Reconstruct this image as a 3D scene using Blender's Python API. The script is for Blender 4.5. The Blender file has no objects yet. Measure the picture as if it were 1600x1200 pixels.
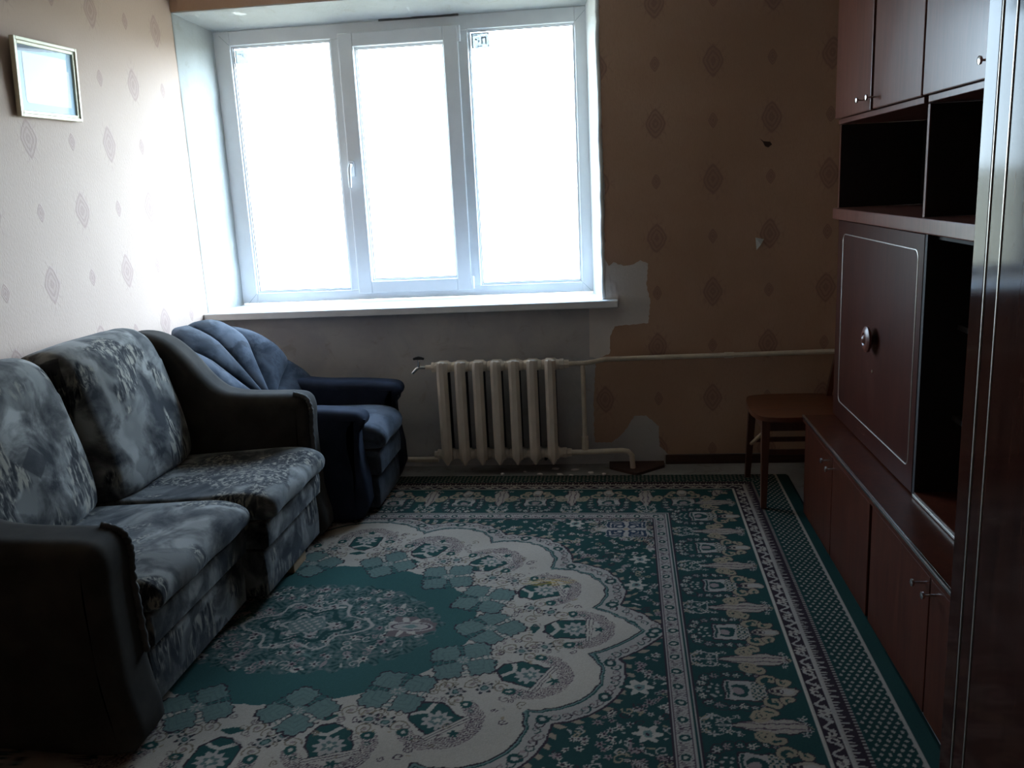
import bpy, bmesh, math, random
import numpy as np
from mathutils import Vector, Matrix

# ------------------------------------------------------------------ camera, sky, exposure
scene = bpy.context.scene
COL = scene.collection
cam = bpy.data.cameras.new('camera')
cam.sensor_width = 36.0
cam.lens = 1373.3 / 1600 * 36.0
cam.clip_start = 0.02
cam.clip_end = 4000
camo = bpy.data.objects.new('camera', cam)
COL.objects.link(camo)
CAM_H = 1.56
pit, yaw, rol = 0.22046965, -0.11711046, -0.04930837
Fv = Vector((math.sin(yaw) * math.cos(pit), math.cos(yaw) * math.cos(pit), -math.sin(pit)))
R0 = Vector((math.cos(yaw), -math.sin(yaw), 0))
U0 = R0.cross(Fv)
Rv = R0 * math.cos(rol) + U0 * math.sin(rol)
Uv = -R0 * math.sin(rol) + U0 * math.cos(rol)
m = Matrix((Rv, Uv, -Fv)).transposed().to_4x4()
m.translation = (0, 0, CAM_H)
camo.matrix_world = m
scene.camera = camo

scene.view_settings.view_transform = 'Standard'
scene.view_settings.look = 'None'
scene.view_settings.gamma = 1.0
scene.view_settings.use_curve_mapping = False
scene.view_settings.exposure = 4.0

world = bpy.data.worlds.new('sky')
scene.world = world
world.use_nodes = True
wn = world.node_tree
bg = wn.nodes['Background']
tc = wn.nodes.new('ShaderNodeTexCoord')
sx = wn.nodes.new('ShaderNodeSeparateXYZ')
rp = wn.nodes.new('ShaderNodeValToRGB')
wn.links.new(tc.outputs['Generated'], sx.inputs[0])
wn.links.new(sx.outputs['Z'], rp.inputs[0])
wn.links.new(rp.outputs[0], bg.inputs[0])
rp.color_ramp.elements[0].position = 0.0
rp.color_ramp.elements[0].color = (0.69, 0.86, 1.0, 1)
rp.color_ramp.elements[1].position = 0.6
rp.color_ramp.elements[1].color = (0.45, 0.67, 1.0, 1)
# hazy bright sky round a veiled sun, off to the right of the window
SUN_AZ, SUN_EL = math.radians(58), math.radians(17)
dt = wn.nodes.new('ShaderNodeVectorMath')
dt.operation = 'DOT_PRODUCT'
wn.links.new(tc.outputs['Generated'], dt.inputs[0])
dt.inputs[1].default_value = (math.sin(SUN_AZ) * math.cos(SUN_EL), math.cos(SUN_AZ) * math.cos(SUN_EL), math.sin(SUN_EL))
ex = wn.nodes.new('ShaderNodeMath')
ex.operation = 'MULTIPLY_ADD'
wn.links.new(dt.outputs['Value'], ex.inputs[0])
ex.inputs[1].default_value = 9.0
ex.inputs[2].default_value = -9.0
e2 = wn.nodes.new('ShaderNodeMath')
e2.operation = 'EXPONENT'
wn.links.new(ex.outputs[0], e2.inputs[0])
st = wn.nodes.new('ShaderNodeMath')
st.operation = 'MULTIPLY_ADD'
wn.links.new(e2.outputs[0], st.inputs[0])
st.inputs[1].default_value = 2.3
st.inputs[2].default_value = 1.0
wn.links.new(st.outputs[0], bg.inputs[1])

pl = bpy.data.lights.new('window_portal', 'AREA')
pl.shape = 'RECTANGLE'
pl.size, pl.size_y = 2.1, 1.52
pl.cycles.is_portal = True
plo = bpy.data.objects.new('window_portal', pl)
plo.location = (-1.16, 5.22, 1.72)
plo.rotation_euler = (math.radians(-90), 0, 0)
COL.objects.link(plo)

rnd = random.Random(7)

# ------------------------------------------------------------------ helpers
OFF = {}
FLAT = set()


def tag(o, label=None, cat=None, group=None, kind=None):
    if label: o['label'] = label
    if cat: o['category'] = cat
    if group: o['group'] = group
    if kind: o['kind'] = kind
    return o


def thing(name, loc, label=None, cat=None, group=None, kind=None):
    o = bpy.data.objects.new(name, None)
    o.empty_display_size = 0.1
    o.location = loc
    COL.objects.link(o)
    OFF[o.name] = Vector(loc)
    return tag(o, label, cat, group, kind)


def obj(name, bm, mat, parent=None, smooth=True, angle=40, loc=None):
    """link a bmesh given in room coordinates as one mesh object"""
    if id(bm) in FLAT:
        FLAT.discard(id(bm))
        angle = min(angle, 15)
    off = OFF[parent.name] if parent else (Vector(loc) if loc else Vector((0, 0, 0)))
    if isinstance(bm, bpy.types.Mesh):
        me = bm
    else:
        bmesh.ops.translate(bm, verts=bm.verts, vec=-off)
        bmesh.ops.recalc_face_normals(bm, faces=bm.faces)
        me = bpy.data.meshes.new(name)
        bm.to_mesh(me)
        bm.free()
    if smooth:
        me.polygons.foreach_set('use_smooth', [True] * len(me.polygons))
        me.set_sharp_from_angle(angle=math.radians(angle))
    if mat is not None:
        me.materials.append(mat)
    o = bpy.data.objects.new(name, me)
    COL.objects.link(o)
    if parent:
        o.parent = parent
    else:
        o.location = off
    OFF[o.name] = off
    return o


def B():
    return bmesh.new()


def box(bm, x0, x1, y0, y1, z0, z1, bev=0.0, seg=2):
    vs = [bm.verts.new((x, y, z)) for x in (x0, x1) for y in (y0, y1) for z in (z0, z1)]
    f = [(0, 1, 3, 2), (4, 6, 7, 5), (0, 4, 5, 1), (2, 3, 7, 6), (0, 2, 6, 4), (1, 5, 7, 3)]
    fs = [bm.faces.new([vs[i] for i in q]) for q in f]
    if bev > 0:
        FLAT.add(id(bm))
        es = list({e for fa in fs for e in fa.edges})
        bmesh.ops.bevel(bm, geom=es, offset=bev, segments=seg, affect='EDGES', profile=0.5)
    return bm


def bx(*a, **k):
    return box(B(), *a, **k)


def poly_prism(bm, pts, ax, a0, a1):
    """pts in the two other axes (in xyz order), extruded along axis ax"""
    def mk(p, a):
        c = [p[0], p[1]]
        c.insert(ax, a)
        return bm.verts.new(c)
    lo = [mk(p, a0) for p in pts]
    hi = [mk(p, a1) for p in pts]
    n = len(pts)
    fs = [bm.faces.new(lo[::-1]), bm.faces.new(hi)]
    bm.normal_update()
    for i in range(n):
        bm.faces.new((lo[i], lo[(i + 1) % n], hi[(i + 1) % n], hi[i]))
    bmesh.ops.triangulate(bm, faces=fs)
    return bm


def tube(bm, path, r, seg=12, caps=True, closed=False):
    path = [Vector(p) for p in path]
    n = len(path)
    rs = r if isinstance(r, (list, tuple)) else [r] * n
    rings = []
    up = None
    for i, p in enumerate(path):
        if closed:
            t = path[(i + 1) % n] - path[i - 1]
        else:
            t = path[min(i + 1, n - 1)] - path[max(i - 1, 0)]
        t.normalize()
        if up is None:
            up = Vector((0, 0, 1)) if abs(t.z) < 0.9 else Vector((1, 0, 0))
        s = t.cross(up)
        s.normalize()
        u = s.cross(t)
        up = u
        rings.append([bm.verts.new(p + (s * math.cos(a) + u * math.sin(a)) * rs[i])
                      for a in (2 * math.pi * k / seg for k in range(seg))])
    for i in range(n if closed else n - 1):
        a, b = rings[i], rings[(i + 1) % n]
        for k in range(seg):
            bm.faces.new((a[k], a[(k + 1) % seg], b[(k + 1) % seg], b[k]))
    if caps and not closed:
        bm.faces.new(rings[0][::-1])
        bm.faces.new(rings[-1])
    return bm


def lathe(bm, prof, origin, axis, seg=16):
    """prof: (distance along axis, radius)"""
    o = Vector(origin)
    ax = Vector(axis).normalized()
    s = ax.cross(Vector((0, 0, 1)) if abs(ax.z) < 0.9 else Vector((1, 0, 0))).normalized()
    u = s.cross(ax)
    rings = []
    for d, r in prof:
        rings.append([bm.verts.new(o + ax * d + (s * math.cos(a) + u * math.sin(a)) * max(r, 1e-4))
                      for a in (2 * math.pi * k / seg for k in range(seg))])
    for a, b in zip(rings, rings[1:]):
        for k in range(seg):
            bm.faces.new((a[k], a[(k + 1) % seg], b[(k + 1) % seg], b[k]))
    bm.faces.new(rings[0][::-1])
    bm.faces.new(rings[-1])
    return bm


def spline(pts, n=6, closed=True):
    P = [Vector((p[0], p[1])) for p in pts]
    N = len(P)
    out = []
    rng = range(N) if closed else range(N - 1)
    for i in rng:
        if closed:
            a, b, c, d = P[i - 1], P[i], P[(i + 1) % N], P[(i + 2) % N]
        else:
            a, b, c, d = P[max(i - 1, 0)], P[i], P[i + 1], P[min(i + 2, N - 1)]
        for k in range(n):
            t = k / n
            out.append(0.5 * ((2 * b) + (c - a) * t + (2 * a - 5 * b + 4 * c - d) * t * t
                              + (3 * b - a - 3 * c + d) * t ** 3))
    if not closed:
        out.append(P[-1])
    return [(v.x, v.y) for v in out]


def inset_poly(pts, d):
    """move a closed outline inwards by d"""
    n = len(pts)
    area = sum(pts[i][0] * pts[(i + 1) % n][1] - pts[(i + 1) % n][0] * pts[i][1] for i in range(n))
    s = 1 if area > 0 else -1
    out = []
    for i in range(n):
        a, c = pts[i - 1], pts[(i + 1) % n]
        tx, ty = c[0] - a[0], c[1] - a[1]
        L = math.hypot(tx, ty) or 1
        out.append((pts[i][0] - s * ty / L * d, pts[i][1] + s * tx / L * d))
    return out


def padded(pts, y0, y1, r, steps=5, bulge=0.0, mid=10, wob=None, shear=0.0):
    """an upholstered body: outline pts (x, z) swept along y with rounded ends"""
    bm = B()
    st = []
    for k in range(steps + 1):
        a = math.pi / 2 * k / steps
        st.append((y0 + r * (1 - math.sin(a)), r * (1 - math.cos(math.pi / 2 - a)) if False else r * (1 - math.sin(a))))
    # proper quarter round: position r*(1-cos b), inset r*(1-sin b)
    st = [(y0 + r * (1 - math.cos(b)), r * (1 - math.sin(b))) for b in (math.pi / 2 * k / steps for k in range(steps + 1))]
    full = [(y0 + r + (y1 - y0 - 2 * r) * k / mid, 0.0) for k in range(1, mid)]
    end = [(y1 - (y - y0), i) for y, i in reversed(st)]
    rings = []
    cx = sum(p[0] for p in pts) / len(pts)
    cz = sum(p[1] for p in pts) / len(pts)
    for y, ins in st + full + end:
        q = inset_poly(pts, ins) if ins > 1e-6 else pts
        t = (y - y0) / (y1 - y0)
        g = 1 + bulge * math.sin(math.pi * t) ** 0.7
        ring = []
        for x, z in q:
            X, Z = cx + (x - cx) * g, cz + (z - cz) * g
            dy = 0
            if wob:
                dx, dz = wob(X, y, Z, t)
                X += dx
                Z += dz
            ring.append(bm.verts.new((X + shear * (y - y0), y, Z)))
        rings.append(ring)
    n = len(pts)
    for a, b in zip(rings, rings[1:]):
        for k in range(n):
            bm.faces.new((a[k], a[(k + 1) % n], b[(k + 1) % n], b[k]))
    f = [bm.faces.new(rings[0][::-1]), bm.faces.new(rings[-1])]
    bmesh.ops.triangulate(bm, faces=f)
    return bm


# ------------------------------------------------------------------ node helpers
class NT:
    def __init__(s, name):
        s.m = bpy.data.materials.new(name)
        s.m.use_nodes = True
        s.t = s.m.node_tree
        s.b = s.t.nodes['Principled BSDF']
        s.out = s.t.nodes['Material Output']

    def n(s, typ, **kw):
        nd = s.t.nodes.new(typ)
        for k, v in kw.items():
            setattr(nd, k, v)
        return nd

    def set(s, sock, v):
        if hasattr(v, 'links') or isinstance(v, bpy.types.NodeSocket):
            s.t.links.new(v, sock)
        else:
            sock.default_value = v

    def math(s, op, a, b=0.0, c=0.0):
        nd = s.n('ShaderNodeMath', operation=op)
        s.set(nd.inputs[0], a)
        s.set(nd.inputs[1], b)
        if op in ('MULTIPLY_ADD', 'COMPARE', 'SMOOTH_MIN'):
            s.set(nd.inputs[2], c)
        return nd.outputs[0]

    def mix(s, f, a, b, mode='MIX'):
        nd = s.n('ShaderNodeMix', data_type='RGBA', blend_type=mode)
        s.set(nd.inputs[0], f)
        s.set(nd.inputs[6], a if hasattr(a, 'links') else (*a, 1))
        s.set(nd.inputs[7], b if hasattr(b, 'links') else (*b, 1))
        return nd.outputs[2]

    def coord(s, scale=(1, 1, 1), loc=(0, 0, 0), rot=(0, 0, 0), kind='Object'):
        t = s.n('ShaderNodeTexCoord')
        mp = s.n('ShaderNodeMapping')
        mp.inputs['Scale'].default_value = scale
        mp.inputs['Location'].default_value = loc
        mp.inputs['Rotation'].default_value = rot
        s.t.links.new(t.outputs[kind], mp.inputs[0])
        return mp.outputs[0]

    def noise(s, vec, scale, detail=4, rough=0.55, dist=0.0):
        nd = s.n('ShaderNodeTexNoise')
        s.t.links.new(vec, nd.inputs['Vector'])
        nd.inputs['Scale'].default_value = scale
        nd.inputs['Detail'].default_value = detail
        nd.inputs['Roughness'].default_value = rough
        nd.inputs['Distortion'].default_value = dist
        return nd.outputs[0]

    def ramp(s, fac, stops, interp='LINEAR'):
        nd = s.n('ShaderNodeValToRGB')
        nd.color_ramp.interpolation = interp
        e = nd.color_ramp.elements
        while len(e) < len(stops):
            e.new(0.5)
        for i, (p, c) in enumerate(stops):
            e[i].position = p
            e[i].color = (*c, 1) if len(c) == 3 else c
        s.set(nd.inputs[0], fac)
        return nd.outputs[0]

    def smooth(s, v, lo, hi):
        nd = s.n('ShaderNodeMapRange', interpolation_type='SMOOTHSTEP')
        s.set(nd.inputs[0], v)
        nd.inputs[1].default_value = lo
        nd.inputs[2].default_value = hi
        return nd.outputs[0]

    def bump(s, h, strength=0.3, dist=0.01):
        nd = s.n('ShaderNodeBump')
        nd.inputs['Strength'].default_value = strength
        nd.inputs['Distance'].default_value = dist
        s.t.links.new(h, nd.inputs['Height'])
        s.t.links.new(nd.outputs[0], s.b.inputs['Normal'])

    def fin(s, color=None, rough=0.6, metal=0.0, spec=0.5, coat=0.0, coat_rough=0.1):
        if color is not None:
            s.set(s.b.inputs['Base Color'], color if hasattr(color, 'links') else (*color, 1))
        s.set(s.b.inputs['Roughness'], rough)
        s.b.inputs['Metallic'].default_value = metal
        s.b.inputs['Specular IOR Level'].default_value = spec
        s.b.inputs['Coat Weight'].default_value = coat
        s.b.inputs['Coat Roughness'].default_value = coat_rough
        return s.m


def mat_plain(name, col, rough=0.6, metal=0.0, var=0.12, scale=14, spec=0.5, coat=0.0):
    k = NT(name)
    nz = k.noise(k.coord(), scale, 5)
    c = k.mix(k.smooth(nz, 0.3, 0.75), tuple(v * (1 - var) for v in col), tuple(min(1, v * (1 + var)) for v in col))
    return k.fin(c, rough, metal, spec, coat)


def mat_wood(name, dark, light, rough, grain_scale=(6, 6, 0.5), coat=0.0, bump=0.0, spec=0.5, coat_rough=0.1):
    k = NT(name)
    v = k.coord(scale=grain_scale)
    n1 = k.noise(v, 5.0, 8, 0.62, 1.2)
    n2 = k.noise(v, 40.0, 3, 0.6)
    f = k.math('MULTIPLY_ADD', n2, 0.35, k.math('MULTIPLY', n1, 0.8))
    c = k.ramp(f, [(0.35, dark), (0.72, light)])
    sm = k.noise(k.coord(), 3.0, 3)
    r = k.math('MULTIPLY_ADD', sm, 0.12, rough - 0.06)
    if bump:
        k.bump(k.noise(k.coord(), 9.0, 2), bump, 0.01)
    return k.fin(c, r, 0.0, spec, coat, coat_rough)


def mat_wallpaper(name, haxis, u0, v0, ink=0.62, lit_wash=0.0):
    k = NT(name)
    t = k.n('ShaderNodeTexCoord')
    sp = k.n('ShaderNodeSeparateXYZ')
    k.t.links.new(t.outputs['Object'], sp.inputs[0])
    # hand printed wobble
    wob = k.noise(t.outputs['Object'], 22, 2)
    C = 0.2935
    u = k.math('DIVIDE', k.math('SUBTRACT', sp.outputs['XYZ'.index(haxis)], u0), C)
    v = k.math('DIVIDE', k.math('SUBTRACT', sp.outputs[2], v0), C)
    iu, iv = k.math('ROUND', u), k.math('ROUND', v)
    par = k.math('MULTIPLY', k.math('FRACT', k.math('MULTIPLY', k.math('ADD', iu, iv), 0.5)), 2.0)  # 0 big, 1 small
    par = k.math('ABSOLUTE', par)
    fu = k.math('ABSOLUTE', k.math('MULTIPLY', k.math('SUBTRACT', u, iu), C))
    fv = k.math('ABSOLUTE', k.math('MULTIPLY', k.math('SUBTRACT', v, iv), C))
    hw = k.math('MULTIPLY_ADD', par, -0.029, 0.054)
    hh = k.math('MULTIPLY_ADD', par, -0.042, 0.082)
    a = k.math('POWER', k.math('DIVIDE', fu, hw), 1.35)
    b = k.math('POWER', k.math('DIVIDE', fv, hh), 1.35)
    d = k.math('ADD', k.math('ADD', a, b), k.math('MULTIPLY_ADD', wob, 0.35, -0.17))
    inside = k.smooth(d, 1.08, 0.9)
    rings = k.math('SINE', k.math('MULTIPLY', d, 17.0))
    rg = k.smooth(rings, -0.4, 0.6)
    dens = k.math('MULTIPLY', inside, k.math('MULTIPLY_ADD', rg, 0.45, 0.5))
    # thin sprigs round the large motif
    ang = k.math('SINE', k.math('MULTIPLY_ADD', k.math('SUBTRACT', fu, k.math('MULTIPLY', fv, 0.5)), 160.0, k.math('MULTIPLY', wob, 9.0)))
    halo = k.math('MULTIPLY', k.smooth(d, 2.2, 1.2), k.math('MULTIPLY', k.smooth(ang, 0.55, 0.95), k.math('SUBTRACT', 1.0, par)))
    dens = k.math('MAXIMUM', dens, k.math('MULTIPLY', halo, 0.3))
    fine = k.noise(k.coord(scale=(1, 1, 0.35)), 160, 3)
    big = k.noise(t.outputs['Object'], 2.2, 4)
    base = k.mix(k.smooth(big, 0.3, 0.7), (0.50, 0.31, 0.205), (0.56, 0.36, 0.25))
    base = k.mix(k.math('MULTIPLY', k.smooth(fine, 0.4, 0.75), 0.25), base, (0.44, 0.275, 0.185))
    base = k.mix(lit_wash, base, (0.56, 0.45, 0.385))
    c = k.mix(k.math('MULTIPLY', dens, ink), base, (0.28, 0.145, 0.125))
    k.bump(k.math('ADD', fine, k.math('MULTIPLY', dens, 0.6)), 0.25, 0.004)
    return k.fin(c, 0.62, 0, 0.35)


def mat_fabric(name, dark, mid, light, strokes=1.0, scale=1.0, warm=None):
    """velour printed with soft painterly blotches and feathery brush strokes"""
    k = NT(name)
    v = k.coord(scale=(scale, scale, scale))
    n1 = k.noise(v, 6.0, 5, 0.55, 0.5)
    blot = k.ramp(n1, [(0.36, dark), (0.46, mid), (0.57, light)])
    # soft scalloped clouds with a hard edge on one side
    vr = k.n('ShaderNodeTexVoronoi', feature='SMOOTH_F1')
    wob = k.n('ShaderNodeVectorMath', operation='ADD')
    sc_ = k.n('ShaderNodeVectorMath', operation='SCALE')
    nz = k.n('ShaderNodeTexNoise')
    nz.inputs['Scale'].default_value = 7.0
    k.t.links.new(v, nz.inputs['Vector'])
    k.t.links.new(nz.outputs['Color'], sc_.inputs[0])
    sc_.inputs['Scale'].default_value = 0.16
    k.t.links.new(v, wob.inputs[0])
    k.t.links.new(sc_.outputs[0], wob.inputs[1])
    k.t.links.new(wob.outputs[0], vr.inputs['Vector'])
    vr.inputs['Scale'].default_value = 6.5
    vr.inputs['Smoothness'].default_value = 0.25
    cl = k.ramp(vr.outputs['Color'], [(0.30, (0.45, 0.45, 0.45)), (0.65, (1.25, 1.25, 1.25))])
    blot = k.mix(0.75, blot, cl, 'MULTIPLY')
    # feathery strokes: noise stretched along a slanting direction
    wv = k.coord(scale=(34 * scale, 34 * scale, 8 * scale), rot=(0.75, 0.35, 0.2))
    w1 = k.noise(wv, 1.5, 3, 0.6, 0.6)
    n2 = k.noise(k.coord(scale=(scale, scale, scale), loc=(3, 1, 2)), 4.6, 2, 0.5, 0.4)
    msk = k.math('MULTIPLY', k.smooth(n2, 0.53, 0.60), strokes)
    st_ = k.ramp(w1, [(0.42, dark), (0.52, mid), (0.60, light if warm is None else warm)])
    c = k.mix(msk, blot, st_)
    # a few dark angular flecks
    vo = k.n('ShaderNodeTexVoronoi', feature='F1', distance='CHEBYCHEV')
    k.t.links.new(k.coord(scale=(scale, scale * .7, scale * .8), rot=(.95, .35, .15)), vo.inputs['Vector'])
    vo.inputs['Scale'].default_value = 4.2
    c = k.mix(k.math('MULTIPLY', k.smooth(vo.outputs['Distance'], 0.15, 0.13), 0.8 * strokes), c, dark)
    fine = k.noise(k.coord(), 260, 2)
    k.bump(fine, 0.25, 0.002)
    k.b.inputs['Sheen Weight'].default_value = 0.12
    k.b.inputs['Sheen Roughness'].default_value = 0.4
    return k.fin(c, 0.9, 0, 0.2)


def glass_mat(name):
    k = NT(name)
    tr = k.n('ShaderNodeBsdfTransparent')
    tr.inputs[0].default_value = (0.98, 0.99, 0.985, 1)
    gl = k.n('ShaderNodeBsdfGlossy')
    gl.inputs['Roughness'].default_value = 0.02
    fr = k.n('ShaderNodeFresnel')
    ge = k.n('ShaderNodeNewGeometry')
    # a thin sheet: both faces reflect like the outer face of glass
    k.t.links.new(k.math('MULTIPLY_ADD', ge.outputs['Backfacing'], 1 / 1.45 - 1.45, 1.45), fr.inputs[0])
    mx = k.n('ShaderNodeMixShader')
    k.t.links.new(fr.outputs[0], mx.inputs[0])
    k.t.links.new(tr.outputs[0], mx.inputs[1])
    k.t.links.new(gl.outputs[0], mx.inputs[2])
    k.t.links.new(mx.outputs[0], k.out.inputs[0])
    return k.m


WP_FAR = mat_wallpaper('wallpaper_far', 'X', 0.25, 1.255)
WP_LEFT = mat_wallpaper('wallpaper_left', 'Y', 3.425, 1.255, 0.42, 0.42)  # same paper, paler: the wash of bright window light put into its colour


def mat_plaster(name, a, b, stain, amount, rough=0.85):
    k = NT(name)
    v = k.coord()
    n1 = k.noise(v, 3.5, 6, 0.6, 0.4)
    n2 = k.noise(v, 9.0, 5, 0.65, 1.0)
    c = k.mix(k.smooth(n1, 0.35, 0.65), a, b)
    c = k.mix(k.math('MULTIPLY', k.smooth(n2, 0.56, 0.72), amount), c, stain)
    k.bump(k.math('ADD', n1, k.noise(v, 60, 3)), 0.3, 0.006)
    return k.fin(c, rough, 0, 0.25)


PLASTER = mat_plaster('bare_plaster', (0.50, 0.48, 0.49), (0.60, 0.57, 0.55), (0.40, 0.34, 0.30), 0.5)
PATCH = mat_plaster('pale_plaster', (0.74, 0.68, 0.64), (0.82, 0.75, 0.70), (0.60, 0.52, 0.47), 0.6)
REVEAL = mat_plaster('reveal_plaster', (0.86, 0.86, 0.82), (0.92, 0.92, 0.89), (0.74, 0.71, 0.63), 0.45)
MASTIC = mat_plaster('frame_gap_filler', (0.62, 0.58, 0.50), (0.72, 0.69, 0.62), (0.20, 0.09, 0.05), 0.9)
CEIL = mat_plaster('ceiling_paint', (0.52, 0.49, 0.45), (0.58, 0.55, 0.51), (0.46, 0.42, 0.38), 0.4)
PVC = mat_plain('white_pvc', (0.90, 0.91, 0.92), 0.28, var=0.03, scale=6)
SILL = mat_plain('white_sill', (0.88, 0.88, 0.88), 0.35, var=0.05, scale=5)
RUBBER = mat_plain('grey_gasket', (0.10, 0.10, 0.10), 0.6)
GLASS = glass_mat('window_glass')
FILM = mat_plain('grey_film', (0.42, 0.46, 0.48), 0.5)
k = NT('translucent_sticker')
_tr = k.n('ShaderNodeBsdfTransparent')
_tr.inputs[0].default_value = (0.54, 0.56, 0.56, 1)
_df = k.n('ShaderNodeBsdfDiffuse')
_df.inputs[0].default_value = (0.85, 0.87, 0.88, 1)
_mx = k.n('ShaderNodeMixShader')
_mx.inputs[0].default_value = 0.5
k.t.links.new(_tr.outputs[0], _mx.inputs[1])
k.t.links.new(_df.outputs[0], _mx.inputs[2])
k.t.links.new(_mx.outputs[0], k.out.inputs[0])
STICK = k.m
LINO = mat_plaster('worn_linoleum', (0.24, 0.23, 0.215), (0.32, 0.305, 0.285), (0.15, 0.125, 0.10), 0.8, 0.5)
RADP = mat_plain('cream_radiator_paint', (0.78, 0.67, 0.56), 0.40, var=0.08, scale=10)
PIPEP = mat_plain('cream_pipe_paint', (0.74, 0.64, 0.51), 0.40, var=0.10, scale=16)
IRON_SHADE = mat_plain('dark_iron_and_gap_shade', (0.018, 0.018, 0.019), 0.6, 0.2)
STEEL = mat_plain('bright_steel', (0.75, 0.74, 0.72), 0.22, 1.0, var=0.05)
BRASS = mat_plain('worn_brass', (0.62, 0.52, 0.38), 0.3, 1.0, var=0.1)
INLAY = mat_plain('silver_inlay', (0.56, 0.52, 0.46), 0.38, 0.85, var=0.08)
MAHOG = mat_wood('mahogany_veneer', (0.034, 0.008, 0.0045), (0.094, 0.024, 0.012), 0.32, spec=0.22)
MAHOG2 = mat_wood('satin_mahogany_doors', (0.085, 0.026, 0.018), (0.20, 0.066, 0.044), 0.30, spec=0.75)
PANELW = mat_wood('dull_mahogany_panel', (0.028, 0.0075, 0.005), (0.070, 0.019, 0.012), 0.33, spec=0.32)
LACQ = mat_wood('high_gloss_mahogany', (0.018, 0.006, 0.005), (0.045, 0.015, 0.010), 0.09, spec=0.09)
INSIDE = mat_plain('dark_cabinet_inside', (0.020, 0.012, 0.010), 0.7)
DBROWN = mat_wood('dark_brown_skirting', (0.03, 0.012, 0.008), (0.07, 0.03, 0.018), 0.5, (0.6, 6, 6))
CHAIRW = mat_wood('orange_brown_chair_wood', (0.075, 0.020, 0.008), (0.150, 0.044, 0.016), 0.35, (1.0, 6, 6))
CHAIRL = mat_wood('dark_chair_legs', (0.06, 0.018, 0.010), (0.12, 0.04, 0.02), 0.38)
SOFAF = mat_fabric('grey_feather_velour', (0.012, 0.0115, 0.012), (0.085, 0.079, 0.071), (0.235, 0.222, 0.198), 1.0, 1.0, (0.270, 0.240, 0.188))
SOFAG = mat_plain('gathered_taupe_velour', (0.085, 0.076, 0.068), 0.8, var=0.3, scale=9, spec=0.2)
SOFAP = mat_plain('plain_taupe_velour', (0.046, 0.038, 0.030), 0.9, var=0.3, scale=7, spec=0.15)
ARMF = mat_fabric('blue_velour', (0.018, 0.022, 0.030), (0.038, 0.045, 0.058), (0.066, 0.073, 0.088), 0.4, 1.2)
ARMP = mat_plain('dark_blue_velour', (0.020, 0.024, 0.038), 0.9, var=0.25, scale=9, spec=0.15)
PALEW = mat_plain('pale_wood', (0.45, 0.30, 0.17), 0.6)

# ------------------------------------------------------------------ the room
XL, XR, YF, YB, ZC = -2.30, 1.34, 4.80, -1.1, 2.72

bm = bx(XL, XR + 0.3, YB - 0.15, YF + 0.35, -0.12, 0.0)
o = obj('floor', bm, LINO, smooth=False)
tag(o, kind='structure')
bm = bx(XL - 0.15, XR + 0.3, YB - 0.15, YF + 0.4, ZC, ZC + 0.12)
o = obj('ceiling', bm, CEIL, smooth=False)
tag(o, kind='structure')

# left wall: papered
o = obj('wall_left', bx(XL - 0.2, XL, YB - 0.15, YF, -0.1, ZC), WP_LEFT, smooth=False)
tag(o, kind='structure')
o = obj('wall_right', bx(XR, XR + 0.2, YB - 0.15, YF + 0.4, -0.1, ZC), WP_LEFT, smooth=False)
tag(o, kind='structure')
bm = B()
box(bm, XL, -1.15, YB - 0.15, YB, -0.1, ZC)
box(bm, -0.25, XR, YB - 0.15, YB, -0.1, ZC)
box(bm, -1.15, -0.25, YB - 0.15, YB, 2.05, ZC)
o = obj('wall_near', bm, WP_FAR, smooth=False)
tag(o, kind='structure')
d1 = thing('door_1', (-0.7, YB - 0.05, 0), kind='structure')
obj('door_leaf', bx(-1.10, -0.30, YB - 0.08, YB - 0.04, 0.0, 2.0, bev=0.004), MAHOG, d1)
for a in ((-1.15, -1.10, 0.0, 2.05), (-0.30, -0.25, 0.0, 2.05), (-1.10, -0.30, 2.0, 2.05)):
    obj('door_frame', bx(a[0], a[1], YB - 0.12, YB + 0.01, a[2], a[3], bev=0.004), DBROWN, d1)
obj('door_handle', tube(B(), [(-0.38, YB - 0.04, 1.0), (-0.38, YB + 0.02, 1.0), (-0.50, YB + 0.02, 1.0)], 0.009), STEEL, d1)

# window wall: masonry with the opening from the left wall to RX
RX = -0.033
LZ = 2.553           # lintel
SZ = 0.905           # masonry under the sill
bm = B()
box(bm, XL - 0.2, RX, YF, YF + 0.4, -0.1, SZ)
box(bm, XL - 0.2, RX, YF, YF + 0.4, LZ, ZC)
box(bm, RX, XR + 0.2, YF, YF + 0.4, -0.1, ZC)
box(bm, XL - 0.2, XL, YF, YF + 0.4, SZ, LZ)
wallf = obj('wall_far', bm, PLASTER, smooth=False)
tag(wallf, kind='structure')

# splayed, hand plastered reveals


def rough_face(a, b, c, d, nu, nv, amp, seed):
    """bumpy plaster skin over the quad a b c d"""
    r = random.Random(seed)
    bm = B()
    a, b, c, d = map(Vector, (a, b, c, d))
    nrm = (b - a).cross(d - a).normalized()
    g = []
    for i in range(nu + 1):
        row = []
        for j in range(nv + 1):
            s, t = i / nu, j / nv
            p = (a * (1 - s) + b * s) * (1 - t) + (d * (1 - s) + c * s) * t
            k = 0.0 if (j == nv) else 1.0
            row.append(bm.verts.new(p + nrm * (amp * k * (r.random() - 0.5))))
        g.append(row)
    for i in range(nu):
        for j in range(nv):
            bm.faces.new((g[i][j], g[i + 1][j], g[i + 1][j + 1], g[i][j + 1]))
    bmesh.ops.solidify(bm, geom=bm.faces, thickness=0.004)
    return bm


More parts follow.
